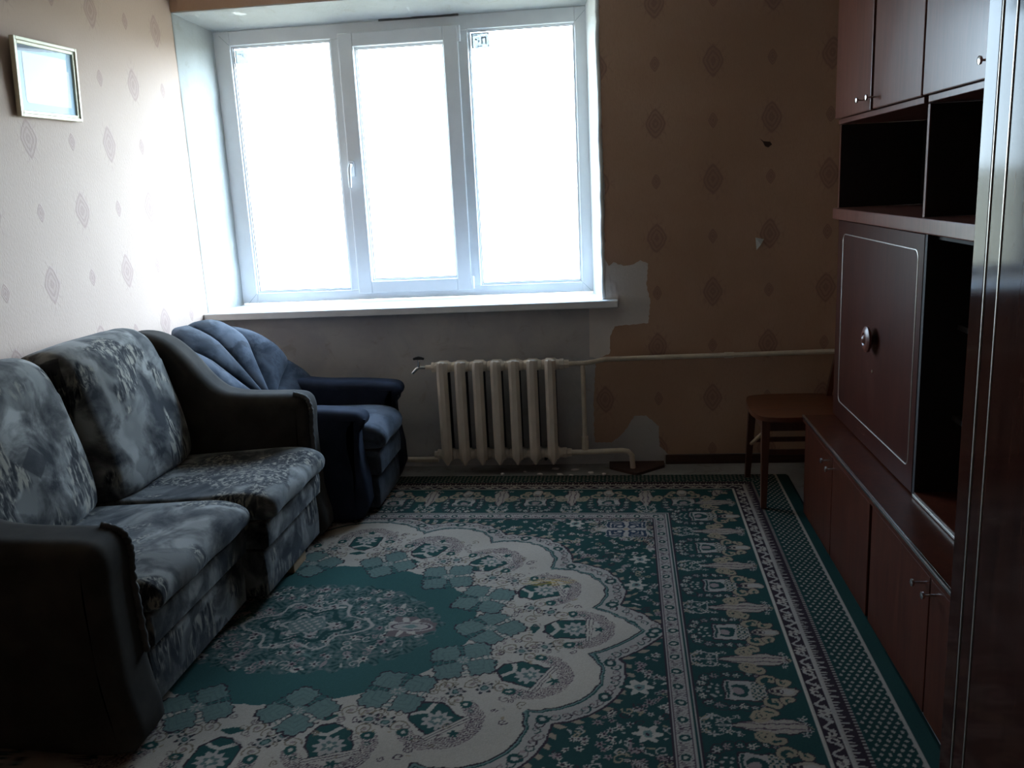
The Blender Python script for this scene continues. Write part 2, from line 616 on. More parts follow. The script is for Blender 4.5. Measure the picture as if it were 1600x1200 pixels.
FY = 5.12            # room face of the window frame
FXL, FXR, FZ0, FZ1 = -2.240, -0.093, 0.945, 2.500
bm = B()
poly_prism(bm, [(XL, YF + 0.001), (FXL + 0.02, FY + 0.01), (FXL + 0.02, YF + 0.39), (XL, YF + 0.39)], 2, SZ, LZ)
o = obj('reveal', bm, REVEAL, wallf, smooth=False)
o = obj('reveal', rough_face((XL + .004, YF, SZ + .03), (XL + .004, YF, LZ), (FXL + 0.022, FY + .01, LZ - .05), (FXL + 0.022, FY + .01, SZ + .03), 22, 6, 0.007, 1), REVEAL, wallf, angle=80)
bm = B()
poly_prism(bm, [(RX, YF + 0.001), (FXR - 0.01, FY + 0.01), (FXR - 0.01, YF + 0.39), (RX, YF + 0.39)], 2, SZ, LZ)
o = obj('reveal', bm, REVEAL, wallf, smooth=False)
bm = B()
poly_prism(bm, [(YF + 0.001, LZ), (FY + 0.01, FZ1 + 0.005), (YF + 0.39, FZ1 + 0.005), (YF + 0.39, LZ)], 0, XL, RX)
o = obj('reveal', bm, REVEAL, wallf, smooth=False)
o = obj('reveal', rough_face((XL, YF, LZ - .003), (RX, YF, LZ - .003), (RX, FY + .01, FZ1 + .002), (XL, FY + .01, FZ1 + .002), 40, 6, 0.007, 2), REVEAL, wallf, angle=80)
# ragged plaster nosing down the right hand edge of the opening
path, rr = [], []
for k in range(34):
    z = 0.945 + (LZ - 0.945) * k / 33
    path.append((RX - 0.004 + 0.006 * (rnd.random() - 0.5), YF - 0.001 + 0.004 * rnd.random(), z))
    rr.append(0.009 + 0.004 * rnd.random())
obj('plaster_edge', tube(B(), path, rr, 8), REVEAL, wallf, angle=80)
# gap filler beside the frame, with rusty stains in the bottom corners
obj('gap_filler', bx(FXL - 0.03, FXL + 0.004, FY - 0.002, FY + 0.03, 0.94, LZ - .03), MASTIC, wallf, smooth=False)
obj('gap_filler', bx(FXR - 0.004, FXR + 0.05, FY - 0.002, FY + 0.03, 0.94, LZ - .03), MASTIC, wallf, smooth=False)
# open joint above the sash
obj('open_joint', bx(-1.25, -0.80, FY - 0.006, FY + 0.02, FZ1 - 0.006, FZ1 + 0.006), RUBBER, wallf, smooth=False)

# wallpaper sheets on the window wall, torn edge towards the window


def torn(pts, step=0.012, amp=0.006, seed=3):
    r = random.Random(seed)
    out = []
    n = len(pts)
    for i in range(n):
        x0, z0, rag = pts[i]
        x1, z1, _ = pts[(i + 1) % n]
        out.append((x0, z0))
        if rag:
            L = math.hypot(x1 - x0, z1 - z0)
            k = int(L / step)
            for j in range(1, k):
                t = j / k
                out.append((x0 + (x1 - x0) * t + amp * (r.random() - .5), z0 + (z1 - z0) * t + amp * (r.random() - .5)))
    return out


def sheet(pts, y0, y1):
    return poly_prism(B(), pts, 1, y0, y1)


right_paper = [(RX + .004, ZC, 0), (RX + .004, 1.90, 1), (-0.020, 1.50, 1), (-0.030, 1.165, 1), (-0.008, 1.118, 1), (0.018, 1.138, 1),
               (0.072, 1.115, 1), (0.128, 1.123, 1), (0.162, 1.143, 1), (0.203, 1.123, 1), (0.192, 1.010, 1), (0.212, 0.921, 1),
               (0.200, 0.800, 1), (0.120, 0.796, 1), (0.018, 0.788, 1), (-0.008, 0.735, 1), (-0.012, 0.640, 1), (-0.09, 0.60, 1), (-0.110, 0.36, 1),
               (-0.11, 0.130, 1), (-0.017, 0.125, 1), (0.030, 0.160, 1), (0.058, 0.188, 1), (0.112, 0.277, 1), (0.180, 0.280, 1),
               (0.250, 0.215, 1), (0.252, 0.100, 1), (0.300, 0.052, 0), (XR, 0.052, 0), (XR, ZC, 0)]
obj('wallpaper', sheet(torn(right_paper), YF - 0.004, YF + 0.001), WP_FAR, wallf, smooth=False)
obj('wallpaper', sheet(torn([(XL, LZ + .004, 1), (RX + .004, LZ + .004, 0), (RX + .004, ZC, 0), (XL, ZC, 0)], 0.03, 0.005, 5), YF - 0.004, YF + 0.001), WP_FAR, wallf, smooth=False)
# pale patch of filler uncovered by the missing paper
patch = [(RX + 0.002, 1.20, 1), (RX + .004, 0.95, 0), (-0.12, 0.90, 0), (-0.125, 0.62, 1), (0.05, 0.58, 1), (0.05, 0.74, 1), (0.24, 0.78, 1), (0.25, 1.16, 1)]
obj('plaster_patch', sheet(torn(patch, 0.02, 0.008, 9), YF - 0.002, YF + 0.001), PATCH, wallf, smooth=False)
# a dark tear and a curled white flap further along
obj('wallpaper_tear', sheet([(0.778, 1.742), (0.800, 1.726), (0.832, 1.722), (0.842, 1.708), (0.822, 1.694), (0.806, 1.702), (0.796, 1.722)], YF - 0.0055, YF - 0.003), DBROWN, wallf, smooth=False)
bm = B()
q = [(0.764, YF - .004, 1.238), (0.807, YF - .010, 1.228), (0.790, YF - .020, 1.200), (0.770, YF - .006, 1.172)]
bm.faces.new([bm.verts.new(p) for p in q])
bmesh.ops.solidify(bm, geom=bm.faces, thickness=0.001)
obj('wallpaper_flap', bm, REVEAL, wallf, smooth=False)

# skirting along the window wall (missing under the radiator)
o = obj('baseboard_far', bx(0.285, XR, YF - 0.028, YF - 0.004, 0.0, 0.050, bev=0.004), DBROWN)
tag(o, kind='structure')
o = obj('baseboard_left', bx(XL, XL + 0.02, YB, YF, 0.0, 0.05, bev=0.004), DBROWN)
tag(o, kind='structure')

# ------------------------------------------------------------------ window
W = thing('window_1', (-1.165, FY + 0.03, FZ0), kind='structure')
D = 0.062


def rail(name, x0, x1, z0, z1, y0=FY, y1=FY + D, par=W, b=0.006, mat=PVC):
    return obj(name, bx(x0, x1, y0, y1, z0, z1, bev=b), mat, par)


rail('frame_stile', FXL, -2.128, FZ0, FZ1)
rail('frame_stile', -0.163, FXR, FZ0, FZ1)
rail('frame_rail', -2.130, -0.161, 2.420, FZ1)
rail('frame_rail', -2.130, -0.161, FZ0, 1.004)
rail('mullion', -1.541, -1.455, 1.002, 2.422)
rail('mullion', -0.838, -0.755, 1.002, 2.422)
# opening sash in the middle, standing proud of the frame
s = 0.018
SY = FY - s
rail('sash_stile', -1.492, -1.406, 0.982, 2.444, SY, FY + D - 0.01)
rail('sash_stile', -0.893, -0.808, 0.982, 2.444, SY, FY + D - 0.01)
rail('sash_rail', -1.407, -0.892, 2.369, 2.444, SY, FY + D - 0.01)
rail('sash_rail', -1.407, -0.892, 0.982, 1.052, SY, FY + D - 0.01)
for x0, x1, z0, z1 in ((-2.128, -1.541, 1.004, 2.420), (-1.406, -0.893, 1.052, 2.369), (-0.755, -0.163, 1.004, 2.420)):
    bm = B()
    t = 0.009
    for a in ((x0, x0 + t, z0, z1), (x1 - t, x1, z0, z1), (x0 + t, x1 - t, z0, z0 + t), (x0 + t, x1 - t, z1 - t, z1)):
        box(bm, a[0], a[1], FY + 0.016, FY + 0.03, a[2], a[3])
    obj('glazing_bead', bm, PVC, W)
    bm = B()
    t = 0.0035
    for a in ((x0 + .009, x0 + .009 + t, z0 + .009, z1 - .009), (x1 - .009 - t, x1 - .009, z0 + .009, z1 - .009),
              (x0 + .009, x1 - .009, z0 + .009, z0 + .009 + t), (x0 + .009, x1 - .009, z1 - .009 - t, z1 - .009)):
        box(bm, a[0], a[1], FY + 0.026, FY + 0.031, a[2], a[3])
    obj('gasket', bm, RUBBER, W, smooth=False)
    obj('pane', bx(x0, x1, FY + 0.032, FY + 0.036, z0, z1), GLASS, W, smooth=False)
# handle
hb = obj('handle', bx(-1.484, -1.452, SY - 0.012, SY + 0.001, 1.66, 1.75, bev=0.004), PVC, W)
obj('lever', tube(B(), [(-1.468, SY - 0.008, 1.725), (-1.468, SY - 0.040, 1.725), (-1.470, SY - 0.050, 1.705), (-1.474, SY - 0.046, 1.60)], [0.010, 0.010, 0.011, 0.008]), PVC, hb)
for z0, z1 in ((0.990, 1.062), (2.358, 2.440)):
    obj('hinge', tube(B(), [(-0.800, SY - 0.006, z0), (-0.800, SY - 0.006, z1)], 0.0095), PVC, W)
# mitre lines of the welded corners
for x, z, sx_, sz_ in ((-2.128, 1.004, -1, -1), (-0.163, 1.004, 1, -1), (-2.128, 2.420, -1, 1), (-0.163, 2.420, 1, 1)):
    e = 0.058
    obj('weld_seam', tube(B(), [(x + sx_ * .004, FY - .0003, z + sz_ * .004), (x + sx_ * e, FY - .0003, z + sz_ * e)], 0.0010, 6), FILM, W, smooth=False)


def sticker(x0, z1, marks, w=0.098, h=0.078):
    st_ = obj('sticker', bx(x0 - .002, x0 + w + .002, FY + 0.0312, FY + 0.0318, z1 - h - .002, z1 + .002), STICK, W, smooth=False)
    bm = B()
    y0, y1 = FY + 0.0300, FY + 0.0311
    for a in marks:
        box(bm, x0 + a[0] * w, x0 + a[1] * w, y0, y1, z1 - a[3] * h, z1 - a[2] * h)
    obj('sticker_print', bm, FILM, st_, smooth=False)


sticker(-0.738, 2.402, [(0, .08, 0, 1), (0, 1, 0, .06), (.3, .34, .05, .16), (.08, .34, .14, .18), (.2, .32, .38, .48), (.36, .44, .5, .6),
                        (.56, .64, .3, .74), (.56, .86, .26, .36), (.78, .86, .3, .78), (.3, .6, .86, .92), (.94, 1, 0, .12), (.94, 1, .82, .94)])
sticker(-2.112, 2.397, [(0, .08, 0, 1), (.2, .5, .25, .32), (.6, .66, .3, .5)], 0.07, 0.07)

o = obj('window_sill', bx(XL, 0.040, 4.735, FY + 0.02, 0.898, 0.938, bev=0.006, seg=3), SILL, W)

# ground outside, far below
GR = mat_plaster('dry_field', (0.42, 0.32, 0.19), (0.48, 0.38, 0.24), (0.30, 0.24, 0.13), 0.6)
bm = B()
for p in ((-1500, 6), (1500, 6), (1500, 3000), (-1500, 3000)):
    bm.verts.new((p[0], p[1], -9))
bm.faces.new(bm.verts)
o = obj('ground', bm, GR, smooth=False)
tag(o, kind='structure')

# ------------------------------------------------------------------ wall cabinets (right hand side)
CY0, CYM, CY1 = 1.897, 2.955, 4.03     # near end, seam, far end
XB = 0.868                            # base doors
XM = 0.993                            # middle panels
XU = 0.967                            # upper doors
XBACK = XR - 0.005


def knob(bm, x, y, z, L=0.040, r=0.0105):
    lathe(bm, [(0, 0.004), (L * 0.7, 0.003), (L * 0.74, r * 0.55), (L * 0.8, r), (L * 0.95, r * 1.05), (L, r * 0.6)], (x, y, z), (-1, 0, 0), 14)
    return bm


def base_unit(y0, y1, label, doors, knobs):
    t = thing('base_cabinet', ((XB + XBACK) / 2, (y0 + y1) / 2, 0), label, 'cabinet', 'low cabinets under the wooden ledge')
    bm = B()
    box(bm, XB + 0.022, XBACK, y0 + 0.001, y0 + 0.019, 0.0, 0.449)
    box(bm, XB + 0.022, XBACK, y1 - 0.019, y1 - 0.001, 0.0, 0.449)
    box(bm, XB + 0.022, XBACK, y0 + 0.019, y1 - 0.019, 0.0, 0.06)
    box(bm, XBACK - 0.01, XBACK, y0 + 0.019, y1 - 0.019, 0.06, 0.449)
    box(bm, XB + 0.022, XBACK - 0.01, y0 + 0.019, y1 - 0.019, 0.43, 0.449)
    obj('carcass', bm, MAHOG, t, smooth=False)
    for (a, b), (ky, kz) in zip(doors, knobs):
        d = obj('door', bx(XB, XB + 0.018, a, b, 0.016, 0.440, bev=0.003), MAHOG, t)
        obj('knob', knob(B(), XB, ky, kz), STEEL, d)
    return t


base_unit(2.952, 3.995, 'low mahogany cabinet under the drop-front panel, beside the chair', ((3.487, 3.988), (2.968, 3.481)), ((3.524, 0.415), (3.445, 0.405)))
base_unit(1.915, 2.948, 'low mahogany cabinet next to the glossy wardrobe, under the open niche', ((2.384, 2.940), (1.92, 2.378)), ((2.420, 0.407), (2.335, 0.409)))

t = thing('ledge', (1.1, 2.95, 0.45), 'long dark wooden ledge with a silver front edge on the low cabinets', 'ledge')
obj('board', bx(XB - 0.004, XBACK, 1.914, 4.003, 0.450, 0.479, bev=0.002), MAHOG, t)
obj('edge_strip', bx(XB - 0.012, XB - 0.001, 1.914, 4.005, 0.468, 0.4815, bev=0.003), STEEL, t)
obj('edge_strip', bx(XB - 0.008, XB - 0.002, 1.914, 4.005, 0.449, 0.467, bev=0.002), MAHOG, t)

# drop-front cabinet
t = thing('drop_front_cabinet', (1.15, 3.49, 0.48), 'mahogany cabinet with a silver-lined drop-front panel and round pull', 'cabinet')
bm = B()
box(bm, XM + 0.02, XBACK, CYM + 0.001, CYM + 0.02, 0.480, 1.354)
box(bm, XM + 0.004, XBACK, CY1 - 0.02, CY1, 0.480, 1.354)
box(bm, XBACK - 0.01, XBACK, CYM + 0.02, CY1 - 0.02, 0.480, 1.354)
box(bm, XM + 0.02, XBACK - .01, CYM + 0.02, CY1 - 0.02, 0.480, 0.50)
box(bm, XM + 0.02, XBACK - .01, CYM + 0.02, CY1 - 0.02, 1.335, 1.354)
obj('carcass', bm, MAHOG, t, smooth=False)
pan = obj('drop_front', bx(XM, XM + 0.019, CYM - 0.012, CY1 - 0.022, 0.485, 1.350, bev=0.002), PANELW, t)


def rrect(y0, y1, z0, z1, r, x):
    pts = []
    for cy, cz, a0 in ((y1 - r, z1 - r, 0), (y0 + r, z1 - r, 90), (y0 + r, z0 + r, 180), (y1 - r, z0 + r, 270)):
        for k in range(5):
            a = math.radians(a0 + 22.5 * k)
            pts.append((x, cy + r * math.cos(a), cz + r * math.sin(a)))
    return pts


obj('inlay', tube(B(), rrect(2.990, 3.925, 0.565, 1.296, 0.028, XM), 0.0027, 8, closed=True), INLAY, pan)
bm = B()
lathe(bm, [(0, .014), (.012, .014), (.016, .040), (.022, .050), (.030, .050), (.036, .040), (.038, .026), (.034, .020), (.042, .014), (.046, .006)], (XM, 3.437, 0.927), (-1, 0, 0), 28)
rs = obj('pull', bm, MAHOG2, pan)
obj('pull_ring', tube(B(), [(XM - .030, 3.437 + .036 * math.cos(a), .927 + .036 * math.sin(a)) for a in (2 * math.pi * k / 28 for k in range(28))], 0.003, 8, closed=True), BRASS, rs)
obj('keyhole', lathe(B(), [(0, .007), (.002, .007), (.003, .003)], (XM, 3.437, 0.80), (-1, 0, 0), 12), BRASS, pan)

# open niche beside it
t = thing('open_cabinet', (1.15, 2.41, 0.48), 'dark open cabinet niche beside the drop-front panel, before the wardrobe', 'cabinet')
bm = B()
box(bm, XM + 0.002, XBACK, CYM - 0.034, CYM - 0.014, 0.480, 1.354)
box(bm, XM + 0.002, XBACK, CY0, CY0 + 0.02, 0.480, 1.354)
box(bm, XBACK - 0.01, XBACK, CY0 + .02, CYM - 0.034, 0.480, 1.354)
box(bm, XM + .03, XBACK - .01, CY0 + .02, CYM - 0.034, 1.335, 1.354)
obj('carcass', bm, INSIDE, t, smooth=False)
obj('bottom_board', bx(XM + 0.002, XBACK - .01, CY0 + .02, CYM - 0.034, 0.480, 0.497, bev=0.002), MAHOG, t)
obj('door_track', bx(XM - 0.004, XM + 0.012, CY0 + .02, CYM - 0.034, 0.4805, 0.492, bev=0.003), INLAY, t)
obj('door_track', bx(1.085, 1.099, CY0 + .021, CYM - 0.20, 0.497, 0.508, bev=0.003), MAHOG, t)
for z in (0.763, 1.063):
    obj('shelf', bx(1.10, XBACK - .01, CY0 + .02, CYM - 0.034, z - 0.018, z, bev=0.002), INSIDE, t)

o = obj('shelf_board', bx(XM - 0.023, XBACK, CY0 + .02, CY1 + 0.004, 1.3555, 1.403, bev=0.004), MAHOG2, loc=(1.15, 2.95, 1.3555))
tag(o, 'thick mahogany shelf board running above the drop-front panel', 'shelf')

# open shelf compartment
t = thing('open_shelf_unit', (1.15, 2.95, 1.404), 'empty open shelf unit with dark compartments under the wall cupboards', 'shelf unit')
bm = B()
box(bm, XM, XBACK, CY1 - 0.018, CY1, 1.404, 1.749)
box(bm, XM, XBACK, CY0 + .02, CY0 + 0.038, 1.404, 1.749)
box(bm, XBACK - 0.01, XBACK, CY0 + .038, CY1 - 0.018, 1.404, 1.749)
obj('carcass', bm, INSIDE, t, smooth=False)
dv = obj('divider', bx(XM + .002, XBACK - .01, 2.950, 2.968, 1.404, 1.747), INSIDE, t, smooth=False)
obj('edge_strip', bx(XM - .002, XM + .002, 2.950, 2.968, 1.404, 1.747), MAHOG2, dv, smooth=False)
obj('end_panel_edge', bx(XM - .003, XM - .0005, CY1 - 0.018, CY1, 1.404, 1.747), MAHOG2, t)

# upper cupboards


def upper(y0, y1, label, doors, knobs, skew):
    t = thing('wall_cupboard', ((XU + XBACK) / 2, (y0 + y1) / 2, 1.75), label, 'cupboard', 'wall cupboards above the open shelf')
    bm = B()
    box(bm, XU + 0.026, XBACK, y0 + .001, y0 + 0.018, 1.7505, 2.60)
    box(bm, XU + 0.026, XBACK, y1 - 0.018, y1 - .001, 1.7505, 2.60)
    box(bm, XBACK - .01, XBACK, y0 + .018, y1 - .018, 1.7505, 2.60)
    box(bm, XU + .02, XBACK - .01, y0 + .018, y1 - .018, 2.582, 2.60)
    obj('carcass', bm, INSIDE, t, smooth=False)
    obj('bottom_board', bx(XU + 0.012, XBACK - .01, y0 + .018, y1 - .018, 1.7505, 1.771, bev=0.002), MAHOG2, t)
    for (a, b), (ky, kz), sk in zip(doors, knobs, skew):
        bm = bx(0, 0.018, a, b, 1.773, 2.595, bev=0.003)
        # each door hangs slightly ajar about its hinge edge
        hy = b if sk[0] == 'far' else a
        for v in bm.verts:
            v.co.x += XU - abs(v.co.y - hy) * math.tan(math.radians(sk[1]))
        d = obj('door', bm, MAHOG2, t)
        obj('knob', knob(B(), XU - abs(ky - hy) * math.tan(math.radians(sk[1])), ky, kz), STEEL, d)
    return t


upper(CYM, CY1, 'far wall cupboard in reddish mahogany, nearest the window wall', ((3.512, 4.026), (2.968, 3.464)), ((3.566, 1.814), (3.425, 1.812)), (('far', 0.0), ('near', 0.5)))
upper(CY0 + 0.02, CYM - 0.003, 'near wall cupboard reflecting pale window light, beside the wardrobe', ((2.420, 2.952), (1.905, 2.412)), ((2.452, 1.814), (2.375, 1.812)), (('far', -0.6), ('near', 0.0)))

# wardrobe
XW, WY0, WY1 = 0.740, 0.72, 1.895
t = thing('wardrobe', (1.04, 1.3, 0), 'tall high-gloss mahogany wardrobe with two silver inlay lines', 'wardrobe')
bm = B()
box(bm, XW + .051, XBACK, WY1 - 0.016, WY1 - 0.001, 0.014, 2.45)
box(bm, XW + .03, XBACK, WY0, WY0 + 0.018, 0.014, 2.45)
box(bm, XBACK - .012, XBACK, WY0 + .018, WY1 - .018, 0.014, 2.45)
box(bm, XW + .03, XBACK - .012, WY0 + .018, WY1 - .018, 2.43, 2.45)
box(bm, XW + .03, XBACK - .012, WY0 + .018, WY1 - .018, 0.03, 0.07)
obj('carcass', bm, LACQ, t)
# rounded end post, then the framed doors
obj('end_post', bx(XW, XW + .05, 1.8455, 1.911, 0.014, 2.45, bev=0.005, seg=3), LACQ, t, angle=60)
obj('inlay', bx(XW - .001, XW + .02, 1.8395, 1.8445, 0.02, 2.44, bev=.001), INLAY, t)
d = obj('door', bx(XW + .001, XW + .022, 1.310, 1.8390, 0.03, 2.435, bev=0.004), LACQ, t)
obj('inlay', bx(XW - .001, XW + .010, 1.7785, 1.7835, 0.04, 2.425, bev=.001), INLAY, d)
d = obj('door', bx(XW + .001, XW + .022, 0.74, 1.304, 0.03, 2.435, bev=0.004), LACQ, t)

# ------------------------------------------------------------------ radiator and pipes
RYF, RYB = 4.595, 4.735
t = thing('radiator', (-0.63, 4.66, 0.06), 'cream cast-iron radiator with seven ribbed sections under the window', 'radiator')
px = 0.0985
first = None
for k in range(7):
    cx = -0.925 + px * k
    if first is None:
        bm = B()
        # front and back columns: chamfered, tapering to a blunt point at the foot
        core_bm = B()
        for y0, y1 in ((RYF, RYF + 0.045),):
            yc = (y0 + y1) / 2
            prof = [(-.027, y1), (-.029, y0 + .016), (-.012, y0), (.012, y0), (.029, y0 + .016), (.027, y1)]
            lev = [(0.062, 0.22), (0.072, 0.42), (0.098, 0.95), (0.130, 1.0), (0.590, 1.0), (0.626, 0.96), (0.643, 0.80), (0.648, 0.55)]
            rings = [[bm.verts.new((cx + x * s_, yc + (y - yc) * (0.5 + 0.5 * s_), z)) for x, y in prof] for z, s_ in lev]
            n = len(prof)
            for a, b in zip(rings, rings[1:]):
                for i in range(n):
                    bm.faces.new((a[i], a[(i + 1) % n], b[(i + 1) % n], b[i]))
            bm.faces.new(rings[0][::-1])
            bm.faces.new(rings[-1])
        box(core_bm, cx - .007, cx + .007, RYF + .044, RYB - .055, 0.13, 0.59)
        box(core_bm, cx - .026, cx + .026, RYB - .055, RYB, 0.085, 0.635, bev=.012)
        for z in (0.112, 0.612):
            lathe(bm, [(-px / 2 + .001, .026), (-.030, .030), (.030, .030), (px / 2 - .001, .026)], (cx, (RYF + RYB) / 2, z), (1, 0, 0), 16)
            box(bm, cx - .030, cx + .030, RYF + .03, RYB - .03, z - .030, z + .030, bev=.008)
        FLAT.discard(id(bm))
        first = obj('section', bm, RADP, t, angle=35)
        core_o = obj('section_core', core_bm, IRON_SHADE, first, angle=35)  # near-black core colour stands in for the shade between sections
    else:
        c = first.copy()
        COL.objects.link(c)
        c.location = (px * k, 0, 0)
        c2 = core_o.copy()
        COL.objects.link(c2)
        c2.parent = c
ym = (RYF + RYB) / 2
xa, xb = -0.925 - px / 2, -0.925 + px * 6.5
obj('plug', lathe(B(), [(0, .030), (.012, .030), (.014, .02), (.03, .02)], (xa, ym, 0.112), (-1, 0, 0), 8), RADP, t)
obj('plug', lathe(B(), [(0, .030), (.022, .030), (.026, .024), (.05, .024)], (xb, ym, 0.112), (1, 0, 0), 8), RADP, t)
obj('plug', lathe(B(), [(0, .030), (.022, .030), (.026, .024), (.05, .024)], (xb, ym, 0.612), (1, 0, 0), 8), RADP, t)
obj('plug', lathe(B(), [(0, .028), (.014, .028), (.016, .014), (.05, .012)], (xa, ym, 0.612), (-1, 0, 0), 8), RADP, t)
bm = B()
tube(bm, [(xa - .04, ym, .612), (xa - .085, ym, .612), (xa - .098, ym, .607), (xa - .125, ym, .580)], [.010, .010, .011, .008])
tube(bm, [(xa - .085, ym, .612), (xa - .085, ym, .655)], [.010, .007])
v = obj('drain_tap', bm, STEEL, t)
bm = tube(B(), [(xa - .115, ym, .660), (xa - .100, ym, .664), (xa - .085, ym, .666), (xa - .070, ym, .664), (xa - .055, ym, .660)], [.006, .008, .009, .008, .006])
obj('tap_handle', bm, IRON_SHADE, v)
for x in (-0.72, -0.38):
    obj('bracket', tube(B(), [(x, ym, .075), (x, YF - .002, .07)], .009), IRON_SHADE, t)

t = thing('heating_pipe', (0.0, 4.70, 0.0), 'cream painted heating pipes running along the wall from the radiator', 'pipe')
obj('supply_pipe', tube(B(), [(xb + .045, ym, .612), (-.15, ym, .613), (-.10, ym + .03, .614), (-.04, 4.742, .616), (.20, 4.745, .618), (0.78, 4.745, .622), (XR - .01, 4.745, .628)], .0135), PIPEP, t)
obj('coupling', lathe(B(), [(0, .017), (.05, .017)], (0.60, 4.745, .6207), (1, 0, 0.004), 8), PIPEP, t)
obj('bypass_pipe', tube(B(), [(-.160, ym + .002, .613), (-.160, ym + .002, .112)], .0125), PIPEP, t)
obj('coupling', lathe(B(), [(0, .019), (.075, .019)], (-.160, ym + .002, .125), (0, 0, 1), 8), PIPEP, t)
obj('return_pipe', tube(B(), [(xb + .045, ym, .112), (-.10, ym, .114), (0.04, ym + .003, .118), (.075, ym + .003, .112), (.095, ym + .003, .088), (.100, ym + .003, .002)], .0145), PIPEP, t)
obj('return_pipe', tube(B(), [(xa - .03, 4.755, .055), (-1.4, 4.755, .055), (-2.28, 4.755, .055)], .016), PIPEP, t)

# loose board lying in the corner of the missing skirting
bm = B()
poly_prism(bm, [(-0.03, 4.70), (0.118, 4.575), (0.275, 4.72), (0.275, 4.79), (-0.03, 4.79)], 2, 0.0, 0.016)
o = obj('floor_board_piece', bm, DBROWN, smooth=False, loc=(0.12, 4.69, 0.0))
tag(o, 'dark brown pointed board scrap on floor below the pipe elbow', 'board')
# crumbs of plaster under the radiator
spots = [(-.62, 4.62), (-.50, 4.66), (-.41, 4.61), (-.30, 4.60), (-.22, 4.68), (-.24, 4.58), (-.13, 4.63), (-.06, 4.60), (-.33, 4.70)]
for x, y in spots:
    bm = B()
    bmesh.ops.create_icosphere(bm, subdivisions=1, radius=1)
    sx_, sy_, sz_ = 0.012 + .014 * rnd.random(), 0.010 + .01 * rnd.random(), 0.005 + .005 * rnd.random()
    for v in bm.verts:
        v.co = Vector((x + v.co.x * sx_ * (0.7 + .5 * rnd.random()), y + v.co.y * sy_ * (0.7 + .5 * rnd.random()), max(0, sz_ * .8 + v.co.z * sz_)))
    o = obj('plaster_crumb', bm, PATCH, smooth=False, loc=(x, y, 0))
    tag(o, 'small pale plaster crumb on the dark floor below the radiator', 'crumb', 'plaster crumbs below the radiator')

# ------------------------------------------------------------------ picture on the left wall
PX = XL + 0.022
t = thing('wall_picture', (XL, 3.57, 1.92), 'small cream-gold framed picture under glass on the left wall', 'picture')
py0, py1, pz0, pz1 = 3.365, 3.782, 1.922, 2.222
GOLD = mat_plain('cream_gold_frame', (0.72, 0.66, 0.48), 0.35, 0.15, var=0.1)
k = NT('matt_board')
MATB = k.fin((0.40, 0.60, 0.74), 0.5, 0, 0.4, 0.25, 0.03)
k = NT('print')
PRINT = k.fin((0.86, 0.88, 0.90), 0.5, 0, 0.4, 0.25, 0.03)
k = NT('painted_dark_reflection')
DARKREFL = k.fin((0.06, 0.09, 0.13), 0.5, 0, 0.4, 0.25, 0.03)


def pic_tilt(bm):
    # hangs with its top leaning out and a little askew
    for v in bm.verts:
        v.co.x += (v.co.z - pz0) * 0.06 + 0.004
        v.co.z += (v.co.y - py0) * 0.010
    return bm


for w0, w1, x1 in ((0.0, 0.013, XL + .022), (0.013, 0.026, XL + .016)):
    bm = B()
    box(bm, XL + .002, x1, py0 + w0, py0 + w1, pz0 + w0, pz1 - w0, bev=.002)
    box(bm, XL + .002, x1, py1 - w1, py1 - w0, pz0 + w0, pz1 - w0, bev=.002)
    box(bm, XL + .002, x1, py0 + w1, py1 - w1, pz0 + w0, pz0 + w1, bev=.002)
    box(bm, XL + .002, x1, py0 + w1, py1 - w1, pz1 - w1, pz1 - w0, bev=.002)
    obj('frame_moulding', pic_tilt(bm), GOLD, t)
obj('mount', pic_tilt(bx(XL + .002, XL + .008, py0 + .02, py1 - .02, pz0 + .02, pz1 - .02)), MATB, t, smooth=False)
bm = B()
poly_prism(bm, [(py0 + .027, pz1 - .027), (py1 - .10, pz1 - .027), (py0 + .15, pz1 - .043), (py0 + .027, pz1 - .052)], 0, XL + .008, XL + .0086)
obj('painted_reflection_band', pic_tilt(bm), DARKREFL, t, smooth=False)  # dark reflection in the glass, painted as a flat wedge
pts = [(py0 + .062, pz0 + .066), (py0 + .072, pz0 + .056), (py1 - .055, pz0 + .054), (py1 - .052, pz1 - .10), (py1 - .066, pz1 - .098), (py1 - .066, pz1 - .052), (py1 - .12, pz1 - .050), (py0 + .06, pz1 - .052)]
obj('print', pic_tilt(poly_prism(B(), pts, 0, XL + .008, XL + .0088)), PRINT, t, smooth=False)

# ------------------------------------------------------------------ sofa
S = thing('sofa', (-1.80, 2.95, 0), 'two-seat sofa in grey feather-printed velour against the left wall', 'sofa')
wav = lambda X, y, Z, t: (0.004 * math.sin(23 * y + 9 * X), 0.005 * math.sin(17 * y + 6 * X) * (1 if Z > .42 else 0))
arm = [(-1.388, .03), (-1.385, .25), (-1.392, .50), (-1.385, .60), (-1.405, .655), (-1.46, .672), (-1.58, .675), (-1.70, .680), (-1.79, .70),
       (-1.86, .76), (-1.93, .85), (-2.01, .925), (-2.10, .965), (-2.20, .965), (-2.255, .91), (-2.262, .5), (-2.262, .03), (-1.8, .03)]
AR = spline(arm, 4)


def ruffle(bm, pts, y, amp, n):
    """gathered seam running down the front edge of an arm"""
    path, rr = [], []
    P = [(x + .010, z + .004) for x, z in spline(pts, 10, closed=False)]
    for i, (x, z) in enumerate(P):
        path.append((x + .0015 * math.sin(i * 1.7), y + .003 * math.sin(i * 2.3), z))
        rr.append(.009 + amp * .7 * (0.5 + .5 * math.sin(i * 2.1)))
    return tube(bm, path, rr, 8)


